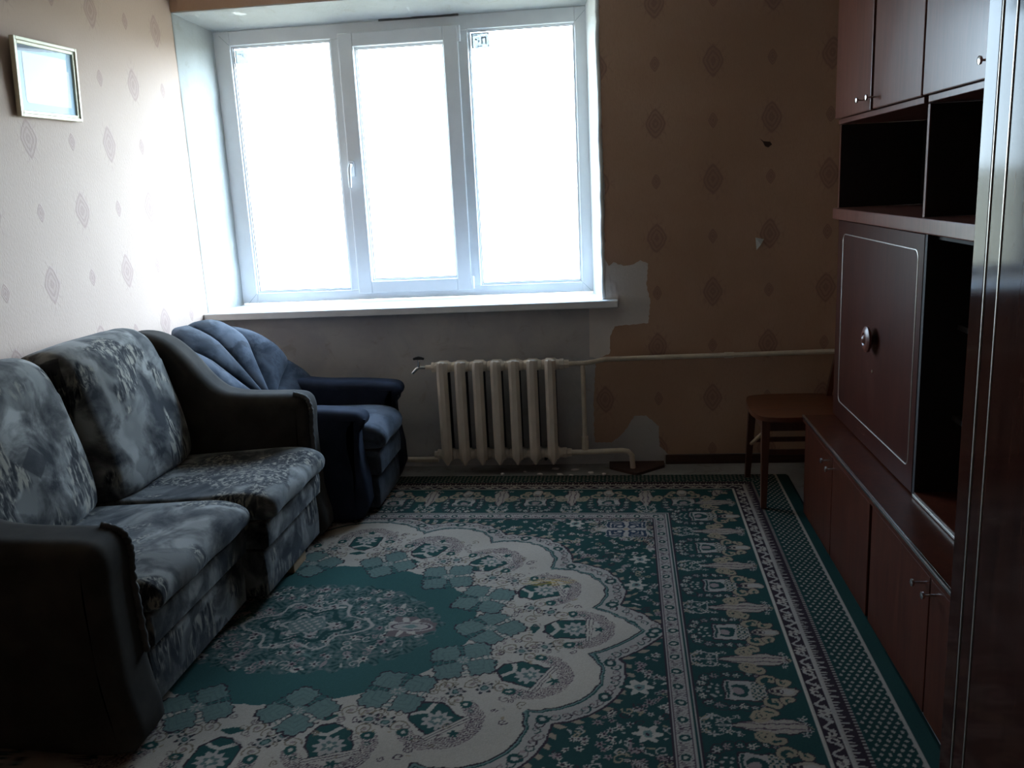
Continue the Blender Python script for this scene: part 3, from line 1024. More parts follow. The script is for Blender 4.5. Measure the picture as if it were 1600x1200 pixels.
a1 = obj('arm', padded(AR, 2.06, 2.265, 0.055, 6), SOFAP, S, angle=70)
obj('gathered_seam', ruffle(B(), [(-1.47, .672), (-1.41, .652), (-1.391, .60), (-1.397, .52), (-1.393, .40), (-1.389, .28)], 2.215, .004, 40), SOFAG, a1, angle=80)
AR2 = [(x + .035, z + .03 * min(1, max(0, (z - .3) / .3))) for x, z in AR]
AR2 = [(max(x, -2.275), z) for x, z in AR2]
a2 = obj('arm', padded(AR2, 3.655, 3.835, 0.055, 6), SOFAP, S, angle=70)
obj('gathered_seam', ruffle(B(), [(-1.43, .702), (-1.372, .682), (-1.354, .62), (-1.360, .54), (-1.358, .42), (-1.354, .30)], 3.690, .004, 40), SOFAG, a2, angle=80)
obj('back_frame', bx(-2.272, -2.19, 2.265, 3.655, 0.04, 0.93, bev=0.03, seg=4), SOFAP, S)
seat = [(-2.10, .40), (-2.06, .445), (-1.90, .452), (-1.70, .462), (-1.50, .478), (-1.41, .474), (-1.352, .448), (-1.340, .408), (-1.362, .372), (-1.45, .362), (-1.8, .36), (-2.06, .365)]
SE = spline(seat, 4)
for i, (y0, y1, dx) in enumerate(((2.270, 2.985, -.012), (3.012, 3.652, .058))):
    f = lambda p, d=dx: [(x + (d if x > -2.0 else 0), z) for x, z in p]
    obj('seat_cushion', padded(f(SE), y0, y1, 0.035, 5, 0.0, 12, wav), SOFAF, S, angle=70)
    up = spline([(-1.395, .252), (-1.378, .262), (-1.376, .35), (-1.395, .360), (-2.15, .360), (-2.15, .252)], 3)
    up = [(-1.395, .252), (-1.380, .262), (-1.376, .31), (-1.380, .350), (-1.395, .360), (-2.15, .360), (-2.15, .252)]
    obj('front_panel', padded(f(up), y0 + .003, y1 - .003, 0.012, 4), SOFAF, S, angle=50)
    lo = [(-1.415, .055), (-1.402, .065), (-1.398, .15), (-1.402, .235), (-1.415, .245), (-2.15, .245), (-2.15, .055)]
    obj('base_panel', padded(f(lo), y0 + .003, y1 - .003, 0.012, 4), SOFAF, S, angle=50)
back = [(-1.905, .45), (-1.880, .52), (-1.905, .66), (-1.945, .80), (-1.975, .92), (-2.015, 1.005), (-2.08, 1.045), (-2.16, 1.045), (-2.215, .99), (-2.20, .75), (-2.19, .45), (-2.04, .435)]
BA = spline(back, 4)
for y0, y1, dx in ((2.275, 2.985, -.03), (3.005, 3.650, .02)):
    def wb(X, y, Z, t):
        e = (2 * t - 1)
        return (-.035 * abs(e) ** 3 + .004 * math.sin(19 * y + 11 * Z), -.022 * abs(e) ** 4 * (1 if Z > .9 else 0))
    obj('back_cushion', padded([(x + (dx if x > -2.17 else 0), z) for x, z in BA], y0, y1, 0.045, 5, 0.0, 14, wb), SOFAF, S, angle=70)
for x, y in ((-1.385, 3.40), (-1.56, 2.46), (-2.15, 2.40), (-2.15, 3.50)):
    obj('foot', bx(x - .03, x + .03, y - .075, y + .075, 0.0118, 0.056, bev=.003), PALEW, S)

# ------------------------------------------------------------------ armchair in the corner
A = thing('armchair', (-1.70, 4.25, 0), 'blue velour armchair with a fluted shell back in the window corner', 'armchair')
arm = [(-1.215, .03), (-1.212, .40), (-1.205, .47), (-1.175, .495), (-1.168, .525), (-1.190, .553), (-1.25, .565), (-1.40, .575), (-1.60, .580), (-1.75, .60),
       (-1.90, .64), (-2.05, .66), (-2.13, .62), (-2.15, .4), (-2.15, .03), (-1.7, .03)]
AC = spline(arm, 4)
obj('arm', padded(AC, 3.875, 4.035, 0.045, 5), ARMP, A, angle=70)
obj('arm', padded([(x + .035, z + .005) for x, z in AC], 4.475, 4.635, 0.045, 5), ARMP, A, angle=70)
for y, dx in ((3.905, 0), (4.510, .035)):
    obj('piping', tube(B(), [(-1.168 + dx, y, .525), (-1.178 + dx, y, .49), (-1.203 + dx, y, .46), (-1.210 + dx, y, .40), (-1.212 + dx, y, .20), (-1.213 + dx, y, .04)], .006, 8), ARMP, A)
seat = [(-1.95, .36), (-1.93, .45), (-1.60, .462), (-1.30, .468), (-1.18, .452), (-1.128, .415), (-1.118, .37), (-1.150, .335), (-1.30, .33), (-1.7, .33)]
obj('seat_cushion', padded([(x, z) for x, z in spline(seat, 4)], 4.038, 4.472, 0.03, 5, 0, 10, wav), ARMF, A, angle=70)
obj('front_panel', padded([(-1.16, .20), (-1.146, .21), (-1.143, .27), (-1.150, .322), (-1.18, .327), (-1.95, .327), (-1.95, .20)], 4.04, 4.470, 0.012, 4), ARMF, A, angle=50)
obj('base_panel', padded([(-1.175, .03), (-1.165, .04), (-1.161, .11), (-1.165, .18), (-1.18, .192), (-1.95, .192), (-1.95, .03)], 4.04, 4.470, 0.012, 4), ARMF, A, angle=50)


def shell(y0, zc, n=6):
    """fluted fan: n padded petals spreading from the seat up and round the sides"""
    for p in range(n):
        bm = B()
        nt, nr = 12, 14
        A0, A1 = -96, 92
        grid_f, grid_b = [], []
        for i in range(nt + 1):
            ff, bb = [], []
            s_ = i / nt
            th = math.radians(A0 + (A1 - A0) * (p + s_) / n)
            for j in range(nr + 1):
                r = j / nr
                # rim: taller in the middle than at the sides, each petal scalloped
                sc = 1 + .035 * math.sin(math.pi * s_)
                Ry, Rz = 0.375 * sc, 0.445 * sc
                ne = 2.7
                rr_ = ((abs(math.sin(th)) / Ry) ** ne + (abs(math.cos(th)) / Rz) ** ne) ** (-1 / ne)
                y = y0 + rr_ * math.sin(th) * (0.08 + .92 * r)
                z = zc + rr_ * math.cos(th) * (0.08 + .92 * r)
                side = abs(y - y0) / .40
                lean = -0.30 * max(0, (z - zc)) / .45
                wrap = 0.13 * side ** 2.2 + 0.16 * (y - y0)
                puff = 0.055 * math.sin(math.pi * s_) ** 0.6 * math.sin(math.pi * min(1, r * .55 + .22))
                rim = -0.085 * max(0, (r - 0.72) / .28) ** 2.2
                x = -1.765 + lean + wrap
                ff.append(bm.verts.new((x + puff + rim, y, z)))
                bb.append(bm.verts.new((x - 0.095 - .02 * (1 - r), y0 + (y - y0) * .985, zc + (z - zc) * .985)))
            grid_f.append(ff)
            grid_b.append(bb)
        for i in range(nt):
            for j in range(nr):
                bm.faces.new((grid_f[i][j], grid_f[i + 1][j], grid_f[i + 1][j + 1], grid_f[i][j + 1]))
                bm.faces.new((grid_b[i][j], grid_b[i][j + 1], grid_b[i + 1][j + 1], grid_b[i + 1][j]))
            bm.faces.new((grid_f[i][nr], grid_f[i + 1][nr], grid_b[i + 1][nr], grid_b[i][nr]))
            bm.faces.new((grid_f[i][0], grid_b[i][0], grid_b[i + 1][0], grid_f[i + 1][0]))
        for i in (0, nt):
            for j in range(nr):
                bm.faces.new((grid_f[i][j], grid_f[i][j + 1], grid_b[i][j + 1], grid_b[i][j]))
        obj('back_flute', bm, ARMF, A, angle=60)


shell(4.255, 0.505)

# ------------------------------------------------------------------ chair in the far right corner
K = thing('wooden_chair', (0.93, 4.30, 0), 'brown wooden chair between the low cabinet and the window wall', 'chair')
sp = spline([(0.665, 4.16), (0.660, 4.30), (0.672, 4.44), (0.715, 4.515), (0.90, 4.535), (1.10, 4.50), (1.125, 4.30), (1.10, 4.11), (0.90, 4.065), (0.72, 4.072)], 4)
bm = poly_prism(B(), sp, 2, 0.430, 0.452)
obj('seat', bm, CHAIRW, K, angle=50)
bm = B()
box(bm, .700, .718, 4.12, 4.48, .375, .43, bev=.003)
box(bm, 1.075, 1.093, 4.14, 4.46, .375, .43, bev=.003)
box(bm, .718, 1.075, 4.105, 4.123, .375, .43, bev=.003)
box(bm, .718, 1.075, 4.477, 4.495, .375, .43, bev=.003)
obj('apron', bm, CHAIRL, K)


def leg(pts, w0, w1):
    bm = B()
    rings = []
    for i, p in enumerate(pts):
        t_ = i / (len(pts) - 1)
        w = (w0 * (1 - t_) + w1 * t_) / 2
        rings.append([bm.verts.new((p[0] + a * w, p[1] + b * w, p[2])) for a, b in ((-1, -1), (1, -1), (1, 1), (-1, 1))])
    for a, b in zip(rings, rings[1:]):
        for i in range(4):
            bm.faces.new((a[i], a[(i + 1) % 4], b[(i + 1) % 4], b[i]))
    bm.faces.new(rings[0][::-1])
    bm.faces.new(rings[-1])
    return bm


obj('leg', leg([(0.698, 4.055, .013), (0.712, 4.11, .43)], .026, .038), CHAIRL, K, smooth=False)
obj('leg', leg([(0.692, 4.515, .0), (0.712, 4.49, .43)], .026, .038), CHAIRL, K, smooth=False)
for y, yy in ((4.12, 4.105), (4.48, 4.495)):
    obj('leg', leg([(1.13, yy, .0), (1.085, y, .30), (1.085, y, .45), (1.12, y, .65), (1.19, y, .90)], .030, .024), CHAIRL, K, smooth=False)
obj('stretcher', bx(.715, 1.09, 4.082, 4.098, .265, .290, bev=.003), CHAIRL, K)
obj('stretcher', bx(.710, 1.09, 4.492, 4.508, .205, .230, bev=.003), CHAIRL, K)
obj('stretcher', tube(B(), [(0.704, 4.13, .36), (0.704, 4.47, .205)], .009, 8), PALEW, K)
for z in (.66, .84):
    dx = 1.12 + (z - .65) * .28
    obj('back_rail', bx(dx - .010, dx + .010, 4.115, 4.485, z - .03, z + .03, bev=.006), CHAIRW, K)

# ------------------------------------------------------------------ the rug (woven pattern held in vertex colours, carved pile)
def L(c):
    return np.array([v / 255.0 for v in c]) ** 2.2


TEAL = np.array((.030, .080, .068)); DG = np.array((.013, .043, .035)); CREAM = np.array((.370, .300, .232)); PALE = np.array((.305, .252, .205))
LEAFC = np.array((.112, .152, .126)); OUT = np.array((.034, .019, .023)); TAN = np.array((.255, .185, .115)); NAVY = np.array((.022, .034, .050))
ROSE = np.array((.235, .165, .145)); GREEN2 = np.array((.016, .054, .043))
CXR, CYR, ROT = -1.150, 2.885, math.radians(0.9)
ca, sa = math.cos(ROT), math.sin(ROT)
# local coordinates: p across the room, q towards the window
def axis(lo, f0, f1, hi, fine, coarse):
    a = np.arange(lo, f0, coarse)
    b = np.arange(f0, f1, fine)
    c = np.arange(f1, hi, coarse)
    return np.concatenate([a, b, c, [hi]])


PA = axis(-1.02, -0.36, 2.02, 2.034, 0.0036, 0.03)
QA = axis(-1.75, -0.98, 1.70, 1.705, 0.0036, 0.03)
P, Q = np.meshgrid(PA, QA, indexing='ij')
shape = P.shape
colr = np.empty(shape + (3,))
hgt = np.zeros(shape)
rg = np.random.RandomState(4)
# slow wobble so that the drawing looks woven rather than plotted
WOB = 0.0022 * (np.sin(P * 91 + 2 * np.sin(Q * 37)) + np.sin(Q * 83 + 2 * np.sin(P * 41)))
WOB += 0.0016 * np.sin(P * 210 + 3 * np.sin(Q * 120)) * np.sin(Q * 230)
p0, q0 = 1.372, 1.128


def put(mask, c, h=None):
    colr[mask] = c
    if h is not None:
        hgt[mask] = h


def flower_mask(X, Y, r, n=6, depth=.28, a0=0.0):
    rr = np.hypot(X, Y)
    th = np.arctan2(Y, X) + a0
    return rr < r * (1 - depth + depth * np.cos(n * th))


def stamp(pc, qc, r, fn):
    i0, i1 = np.searchsorted(PA, [pc - r, pc + r])
    j0, j1 = np.searchsorted(QA, [qc - r, qc + r])
    if i1 <= i0 or j1 <= j0:
        return
    sl = (slice(i0, i1), slice(j0, j1))
    fn(P[sl] - pc + WOB[sl] * .8, Q[sl] - qc + WOB[sl] * .8, colr[sl], hgt[sl])


def st_flower(pc, qc, r, petal, core, n=6, ring=None, a0=0., limit=None):
    def fn(X, Y, c, h):
        m_ = flower_mask(X, Y, r, n, .28, a0)
        if ring is not None:
            c[flower_mask(X, Y, r * 1.28, n, .22, a0)] = ring
        c[m_] = petal
        c[np.hypot(X, Y) < r * .34] = core
        h[m_] = .5
    stamp(pc, qc, r * 1.45, fn)


def st_dot(pc, qc, r, c1, ar=1.0, ang=0.0):
    def fn(X, Y, c, h):
        u = X * math.cos(ang) + Y * math.sin(ang)
        v = -X * math.sin(ang) + Y * math.cos(ang)
        c[(np.abs(u) / (r * ar)) ** 1.6 + (np.abs(v) / r) ** 1.6 < 1] = c1
    stamp(pc, qc, r * max(1, ar) * 1.3, fn)


def st_ring(pc, qc, r, w, c1, inner=None):
    def fn(X, Y, c, h):
        d = np.hypot(X, Y)
        if inner is not None:
            c[d < r] = inner
        c[np.abs(d - r) < w] = c1
    stamp(pc, qc, r + w * 2, fn)


def st_spiral(pc, qc, r, w, c1, ang=0.0, turns=1.5, sgn=1):
    def fn(X, Y, c, h):
        d = np.hypot(X, Y)
        th = (sgn * (np.arctan2(Y, X) - ang)) % (2 * math.pi)
        m_ = np.zeros(d.shape, bool)
        for k_ in range(3):
            t_ = th + 2 * math.pi * k_
            rad = r * t_ / (2 * math.pi * turns)
            m_ |= (np.abs(d - rad) < w) & (t_ < 2 * math.pi * turns)
        c[m_] = c1
    stamp(pc, qc, r * 1.2, fn)


def st_line(pa, qa, pb, qb, w, c1):
    pc, qc = (pa + pb) / 2, (qa + qb) / 2
    LL = math.hypot(pb - pa, qb - qa)
    ang = math.atan2(qb - qa, pb - pa)
    def fn(X, Y, c, h):
        u = X * math.cos(ang) + Y * math.sin(ang)
        v = -X * math.sin(ang) + Y * math.cos(ang)
        c[(np.abs(u) < LL / 2) & (np.abs(v) < w)] = c1
    stamp(pc, qc, LL / 2 + w * 2, fn)


# --- medallion outline: discs for the round lobes, an ogive for the pointed ones
discs = []
for (a, b, r_) in ((.888, .292, .207), (.667, .580, .207), (.394, .751, .187)):
    for sx_ in (1, -1):
        for sy_ in (1, -1):
            discs.append((a * sx_, b * sy_, r_))
discs += [(0, .717, .293), (0, -.717, .293)]
Pw, Qw = P + WOB, Q + WOB
sd = np.full(shape, 9.0)
for a, b, r_ in discs:
    sd = np.minimum(sd, np.hypot(Pw - a, Qw - b) - r_)
for sx_ in (1, -1):
    og = np.maximum(np.hypot(Pw * sx_ - .812, Qw + .275) - .5, np.hypot(Pw * sx_ - .812, Qw - .275) - .5)
    sd = np.minimum(sd, np.where(Pw * sx_ > .985, og, 9.0))
core = (np.abs(Pw) / 1.06) ** 2 + (np.abs(Qw) / .885) ** 2 < 1.0
sd = np.where(core, np.minimum(sd, -.08), sd)

# --- ground colours
e = np.maximum(np.abs(P) - p0, np.abs(Q) - q0)
side = (np.abs(P) - p0) >= (np.abs(Q) - q0)
T = np.where(side, Q, P)
colr[:] = DG
put(sd < .084, OUT)
put(sd < .076, PALE)
put(sd < .014, GREEN2)
put(sd < .0085, LEAFC)
put(sd < .003, OUT)
put(sd < -.002, CREAM, .5)

# spandrels: scattered flowers, leaves and curls on the dark green
inner_p, inner_q = p0 - .066, q0 - .066
edge_leaf = (sd > .084) & (sd < .104) & (np.sin(np.arctan2(Q, P) * 150) > .25)
put(edge_leaf, TAN * .8 + ROSE * .2)


def sd_at(p, q):
    i = min(len(PA) - 1, np.searchsorted(PA, p))
    j = min(len(QA) - 1, np.searchsorted(QA, q))
    return sd[i, j]


for k_ in range(5200):
    p, q = rg.uniform(.2, inner_p), rg.uniform(-inner_q, inner_q)
    s_ = sd_at(p, q)
    if s_ < .115:
        continue
    corner = min(1.0, max(0, (p / inner_p) ** 3 * (abs(q) / inner_q) ** 3))
    kind = rg.rand()
    if rg.rand() < .80 - .5 * corner:
        if kind < .80:
            continue
    if kind < .5:
        st_dot(p, q, rg.uniform(.003, .005), [CREAM, PALE, ROSE, TAN][rg.randint(4)], rg.uniform(1.5, 4), rg.uniform(0, 3.1))
    elif kind < .75:
        st_spiral(p, q, rg.uniform(.012, .022), .0026, [PALE, TAN, OUT][rg.randint(3)], rg.uniform(0, 6), 1.3, 1 if rg.rand() < .5 else -1)
    else:
        st_flower(p, q, rg.uniform(.009, .017), [CREAM, PALE, ROSE][rg.randint(3)], OUT, rg.randint(5, 8), OUT if corner > .2 else None, rg.uniform(0, 3))
# corner grounds become pale
for sy_ in (1, -1):
    cm = (sd > .10) & (np.abs(P) < inner_p) & (np.abs(Q) < inner_q) & (P > 0) & ((inner_p - P) * .8 + (inner_q - Q * sy_) * 1.0 < .33 + .03 * np.sin(P * 60) + .03 * np.sin(Q * 55))
    mm = cm & (np.abs(colr - DG).sum(-1) < .01)
    put(mm, PALE)
    for k_ in range(500):
        p, q = inner_p - rg.uniform(.0, .42), sy_ * (inner_q - rg.uniform(0, .34))
        if sd_at(p, q) < .12 or (inner_p - p) * .8 + (inner_q - q * sy_) > .34:
            continue
        if rg.rand() < .55:
            st_spiral(p, q, rg.uniform(.014, .026), .0026, [OUT, DG, TAN][rg.randint(3)], rg.uniform(0, 6), 1.4, 1 if rg.rand() < .5 else -1)
        else:
            st_dot(p, q, rg.uniform(.004, .007), [DG, OUT, GREEN2][rg.randint(3)], rg.uniform(1.2, 3), rg.uniform(0, 3))
    # knotted square in the corner
    pc, qc = inner_p - .125, sy_ * (inner_q - .125)
    def sq(X, Y, c, h):
        m_ = np.maximum(np.abs(X), np.abs(Y))
        c[m_ < .092] = PALE
        for w_ in (.082, .062):
            c[(np.abs(m_ - w_) < .0065) & (np.minimum(np.abs(X), np.abs(Y)) > .016)] = NAVY
        for ax_ in (1, -1):
            for b in (1, -1):
                c[(np.abs(np.hypot(X - ax_ * .030, Y - b * .030) - .018) < .006)] = NAVY
        c[(np.abs(np.abs(X) - .016) < .005) & (np.abs(Y) > .04) & (np.abs(Y) < .084)] = NAVY
        c[(np.abs(np.abs(Y) - .016) < .005) & (np.abs(X) > .04) & (np.abs(X) < .084)] = NAVY
        c[(np.abs(X) < .012) & (np.abs(Y) < .012)] = TAN
    stamp(pc, qc, .1, sq)
    # big rosettes next to the pale band and stems
    for dp, dq in ((.07, .46), (.36, .06), (.09, .70)):
        pc, qc = inner_p - dp, sy_ * (inner_q - dq)
        def big(X, Y, c, h):
            c[flower_mask(X, Y, .062, 8, .12)] = DG
            c[flower_mask(X, Y, .046, 6, .22)] = CREAM
            c[np.hypot(X, Y) < .017] = LEAFC
            c[np.hypot(X, Y) < .007] = OUT
        stamp(pc, qc, .07, big)

# pale flower band following the lobes
for k_ in range(260):
    th = 2 * math.pi * k_ / 260
    # march outwards along the ray to the middle of the band
    rr_ = np.linspace(.75, 1.45, 141)
    val = np.array([sd_at(r_ * math.cos(th), r_ * math.sin(th)) for r_ in rr_])
    j = int(np.argmax(val > .045))
    p, q = rr_[j] * math.cos(th), rr_[j] * math.sin(th)
    if k_ % 7 == 0:
        st_ring(p, q, .017, .0065, DG, PALE)
        st_dot(p, q, .006, CREAM)
    else:
        st_spiral(p, q, .020, .0024, [OUT, ROSE * .5, DG][k_ % 3], th, 1.2, 1 if k_ % 2 else -1)
        st_dot(p, q + .008, .005, ROSE, 1.6, th)

# --- inside the lobes: hexagonal vases, rosettes and scrolls
lob = [(0, 1.0)] + [(21, .93), (-21, .93), (45, .87), (-45, .87), (67, .83), (-67, .83), (90, .86), (-90, .86), (113, .83), (-113, .83), (-135, .87), (135, .87)]


def lobe(angd, rad):
    """one lobe's ornament, drawn looking outwards along its own axis"""
    a_ = math.radians(angd)
    pc, qc = rad * math.cos(a_) * 1.0, rad * math.sin(a_) * .93
    b_ = math.atan2(qc * 1.15, pc)
    cb, sb = math.cos(b_), math.sin(b_)
    def fn(X, Y, c, h):
        u = X * cb + Y * sb
        v = -X * sb + Y * cb
        av = np.abs(v)
        # mottled spray round the outer half
        ang = np.arctan2(v, u)
        d = np.hypot(u, v)
        spray = (d > .085) & (d < .138) & (np.abs(ang) < 1.75)
        tex = np.sin(u * 330 + 2 * np.sin(v * 160)) * np.sin(v * 300 + 2 * np.sin(u * 190))
        c[spray & (tex > .18)] = ROSE * .8
        c[spray & (tex < -.42)] = OUT * 2.2
        # hexagon of dark green
        hexa = (u > -.110) & (u < .035) & (av < .062) & (av < .062 - .0 + np.minimum(0, (u + .065) * .9) + .0)
        c[(u > -.118) & (u < .04) & (av < .067) & (av < .072 + np.minimum(0, (u + .065) * .9))] = OUT
        c[hexa] = GREEN2
        c[flower_mask(u + .005, v, .050, 10, .16)] = PALE
        c[flower_mask(u + .005, v, .026, 6, .2)] = LEAFC * .8
        c[flower_mask(u + .005, v, .012, 5, .2)] = CREAM
        w_ = np.abs(u + .062 + av * .55)
        c[hexa & (w_ < .009)] = CREAM
        # double bar across
        c[(np.abs(u - .046) < .0125) & (av < .085)] = OUT * 1.6
        c[(np.abs(u - .046) < .0098) & (av < .082)] = CREAM
        c[(np.abs(u - .046) < .0016) & (av < .082)] = OUT * 2
        c[flower_mask(u - .082, v, .020, 5, .25)] = GREEN2
        c[(np.abs(u + .150) < .018 - av * .4) & (av < .035)] = GREEN2
    stamp(pc, qc, .19, fn)
    for dv in (1, -1):
        for du, dd, kind in ((-.02, .112, 0), (-.10, .125, 1), (-.165, .075, 2), (-.145, .125, 2), (-.055, .105, 2), (.02, .105, 3)):
            p = pc + du * cb - dv * dd * sb
            q = qc + du * sb + dv * dd * cb
            if sd_at(p, q) > -.02:
                continue
            if kind == 0:
                st_ring(p, q, .014, .0065, GREEN2, CREAM)
            elif kind == 1:
                st_flower(p, q, .026, GREEN2, LEAFC, 7, OUT)
                st_ring(p, q, .017, .004, PALE)
            elif kind == 2:
                st_spiral(p, q, .030, .0024, TAN * .6, b_ + dv, 1.7, dv)
                st_dot(p, q, .007, ROSE)
            else:
                st_flower(p, q, .012, GREEN2, PALE, 5)


for a_, r_ in lob:
    lobe(a_, r_)
# scroll work scattered between them
for k_ in range(900):
    th = rg.uniform(-math.pi, math.pi)
    r_ = rg.uniform(.62, .97)
    p, q = r_ * 1.08 * math.cos(th), r_ * .92 * math.sin(th)
    if sd_at(p, q) > -.045 or p < -.36:
        continue
    i, j = np.searchsorted(PA, p), np.searchsorted(QA, q)
    if np.abs(colr[i, j] - CREAM).sum() > .01:
        continue
    if rg.rand() < .6:
        st_spiral(p, q, rg.uniform(.010, .020), .0020, [TAN * .55, OUT * 2, ROSE * .6][rg.randint(3)], rg.uniform(0, 6), 1.3, 1 if rg.rand() < .5 else -1)
    else:
        st_dot(p, q, rg.uniform(.003, .005), [ROSE, TAN, PALE * .8][rg.randint(3)], rg.uniform(1.5, 3), rg.uniform(0, 3))

# --- plain teal field with a ragged leaf border
E2 = (np.abs(Pw) / .635) ** 2 + (np.abs(Qw) / .515) ** 2
put(E2 < 1.0, TEAL, .2)


def leaf(pc, qc, ang, s_=1.0):
    cb, sb = math.cos(ang), math.sin(ang)
    def fn(X, Y, c, h):
        u = (X * cb + Y * sb) / s_
        v = (-X * sb + Y * cb) / s_
        zig = .006 * np.sin(np.arctan2(v, u) * 28)
        def shape_at(g):
            m_ = np.zeros(u.shape, bool)
            for a, b in ((.066, 0), (-.066, 0), (0, .066), (0, -.066)):
                du, dv = np.abs(u - a), np.abs(v - b)
                m_ |= (du + dv < .0735 + g + zig) & (np.maximum(du, dv) < .063 + g)
            return m_
        c[shape_at(.008)] = OUT
        m_ = shape_at(0)
        c[m_] = LEAFC
        h[m_] = .8
        # teardrop notches between the four leaves
        for a in (1, -1):
            for b in (1, -1):
                s1, s2 = (u * a + v * b) / 1.4142, (u * a - v * b) / 1.4142
                t_ = s1 - .050
                slot = (np.abs(s2) < .0055 + .006 * (t_ > .022)) & (t_ > -.018) & (t_ < .05)
                slot2 = (np.abs(s2) < .0095 + .006 * (t_ > .020)) & (t_ > -.023) & (t_ < .045)
                c[slot2 & m_] = OUT
                c[slot] = CREAM if a > 0 else TEAL
        vein = m_ & (np.sin((np.abs(u) + np.abs(v)) * 220) > .75)
        c[vein] = LEAFC * .82
        c[flower_mask(u, v, .024, 8, .35)] = PALE
        c[flower_mask(u, v, .010, 6, .3)] = LEAFC
    stamp(pc, qc, .17 * s_, fn)


for th, k_ in ((0, 1), (24, 1), (-24, 1), (49, 1), (-49, 1), (76, 1), (-76, 1), (104, 1), (-104, 1), (131, 1), (-131, 1)):
    a_ = math.radians(th)
    leaf(.690 * math.cos(a_), .555 * math.sin(a_), math.atan2(math.sin(a_) * .69, math.cos(a_) * .555), 1.0)

# --- centre rosette
ER = (np.abs(P) / .50) ** 2 + (np.abs(Q) / .335) ** 2 + .10 * np.sin(P * 70) * np.sin(Q * 64)
tex = np.sin(P * 120 + 2 * np.sin(Q * 80)) * np.sin(Q * 135 + 2 * np.sin(P * 75))
put(ER < 1, TEAL * .80 + PALE * .10)
put((ER < 1) & (tex > .45), TEAL * .5 + PALE * .32)
put((ER < 1) & (tex < -.55), DG)
for k_ in range(330):
    th = rg.uniform(-math.pi, math.pi)
    r_ = math.sqrt(rg.uniform(.03, 1.0))
    p, q = .49 * r_ * math.cos(th), .325 * r_ * math.sin(th)
    kd = rg.rand()
    if kd < .35:
        st_flower(p, q, rg.uniform(.012, .024), [CREAM, PALE, PALE, ROSE][rg.randint(4)], OUT, rg.randint(5, 8), None, rg.uniform(0, 3))
    elif kd < .72:
        st_dot(p, q, rg.uniform(.004, .008), [CREAM, PALE, ROSE, LEAFC][rg.randint(4)], rg.uniform(1.3, 3.5), rg.uniform(0, 3))
    else:
        st_spiral(p, q, rg.uniform(.014, .026), .0028, [PALE, ROSE, DG][rg.randint(3)], rg.uniform(0, 6), 1.3, 1 if rg.rand() < .5 else -1)
for sx_ in (1, -1):
    def pal(X, Y, c, h):
        u = X * sx_
        c[(np.abs(u - .01) < .085) & (np.abs(Y) < .075 - .5 * np.maximum(0, u))] = np.where(True, ROSE * .55, ROSE)
        c[flower_mask(u + .02, Y, .075, 7, .35)] = CREAM
        c[(u / .085) ** 2 + (Y / .036) ** 2 < 1] = PALE
        c[np.abs((u / .070) ** 2 + (Y / .027) ** 2 - 1) < .16] = OUT * 2
        c[np.abs(u) / .03 + np.abs(Y) / .018 < 1] = LEAFC
    stamp(.395 * sx_, 0, .11, pal)
def star(X, Y, c, h):
    th = np.arctan2(Y, X)
    d = np.hypot(X / 1.35, Y)
    for r_, w_, cc in ((.155, .005, PALE), (.105, .010, DG), (.060, .006, PALE)):
        c[np.abs(d - r_ * (1 + .18 * np.cos(6 * th))) < w_] = cc
    c[d < .055] = LEAFC * .8 + ROSE * .1
    c[(d < .045) & (np.sin(X * 200) * np.sin(Y * 190) > .2)] = PALE
stamp(0, 0, .26, star)

# --- inner pale band with rosettes
put((e > -.066) & (e < .002), PALE, .3)
put(np.abs(e + .066) < .0035, OUT)
put(np.abs(e + .057) < .0016, OUT * 2)
put(np.abs(e + .010) < .0016, OUT * 2)
put(np.abs(e - .001) < .0035, DG)
put(np.abs(e - .0065) < .003, PALE)
put(np.abs(e - .012) < .003, OUT)
fl = np.abs(((T / .088) + .5) % 1 - .5) * .088
band = (e > -.055) & (e < -.012)
ee = e + .034
d = np.hypot(ee + WOB, fl)
curl = np.sin(d * 420) * np.sin((fl - .044) * 300 + ee * 120)
put(band & (d > .020) & (curl > .35), OUT * 1.8)
put(band & (d > .020) & (curl < -.72), ROSE * .7)
put(band & (d < .0165), DG)
put(band & (d < .0075), CREAM)

# --- wide floral border
F0, F1 = .016, .345
PER = .365
tl = np.abs(((T / PER) + .5) % 1 - .5) * PER          # distance from a square motif, mirrored
ts = (((T / PER) + .5) % 1 - .5) * PER
t2 = PER / 2 - tl                                       # distance from the palmette motif
fld = (e > F0) & (e < F1)
put(fld, DG, 0)
ew, tw, t2w = e + WOB, tl + WOB, t2 + WOB


def bmask(mask, c):
    put(fld & mask, c)


# arch of small flowers round each square
for (ec, tc_, r_, cc) in ((.030, .0, .015, PALE), (.036, .036, .013, CREAM), (.050, .066, .014, PALE), (.083, .083, .013, ROSE), (.118, .088, .012, PALE),
                          (.152, .086, .013, CREAM), (.185, .090, .010, PALE), (.214, .086, .010, ROSE)):
    X, Y = ew - ec, tw - tc_
    bmask(flower_mask(X, Y, r_ * 1.12, 6, .33), cc)
    bmask(np.hypot(X, Y) < r_ * .28, DG)
    bmask(np.abs(np.hypot(X - .004, Y - .004) - r_ * 1.45) < .0018, OUT)
for (ec, tc_) in ((.058, .012), (.068, .030), (.082, .010), (.088, .028)):
    bmask(np.hypot(ew - ec, tw - tc_) < .0055, [PALE, NAVY * 3][int(ec * 1000) % 2])
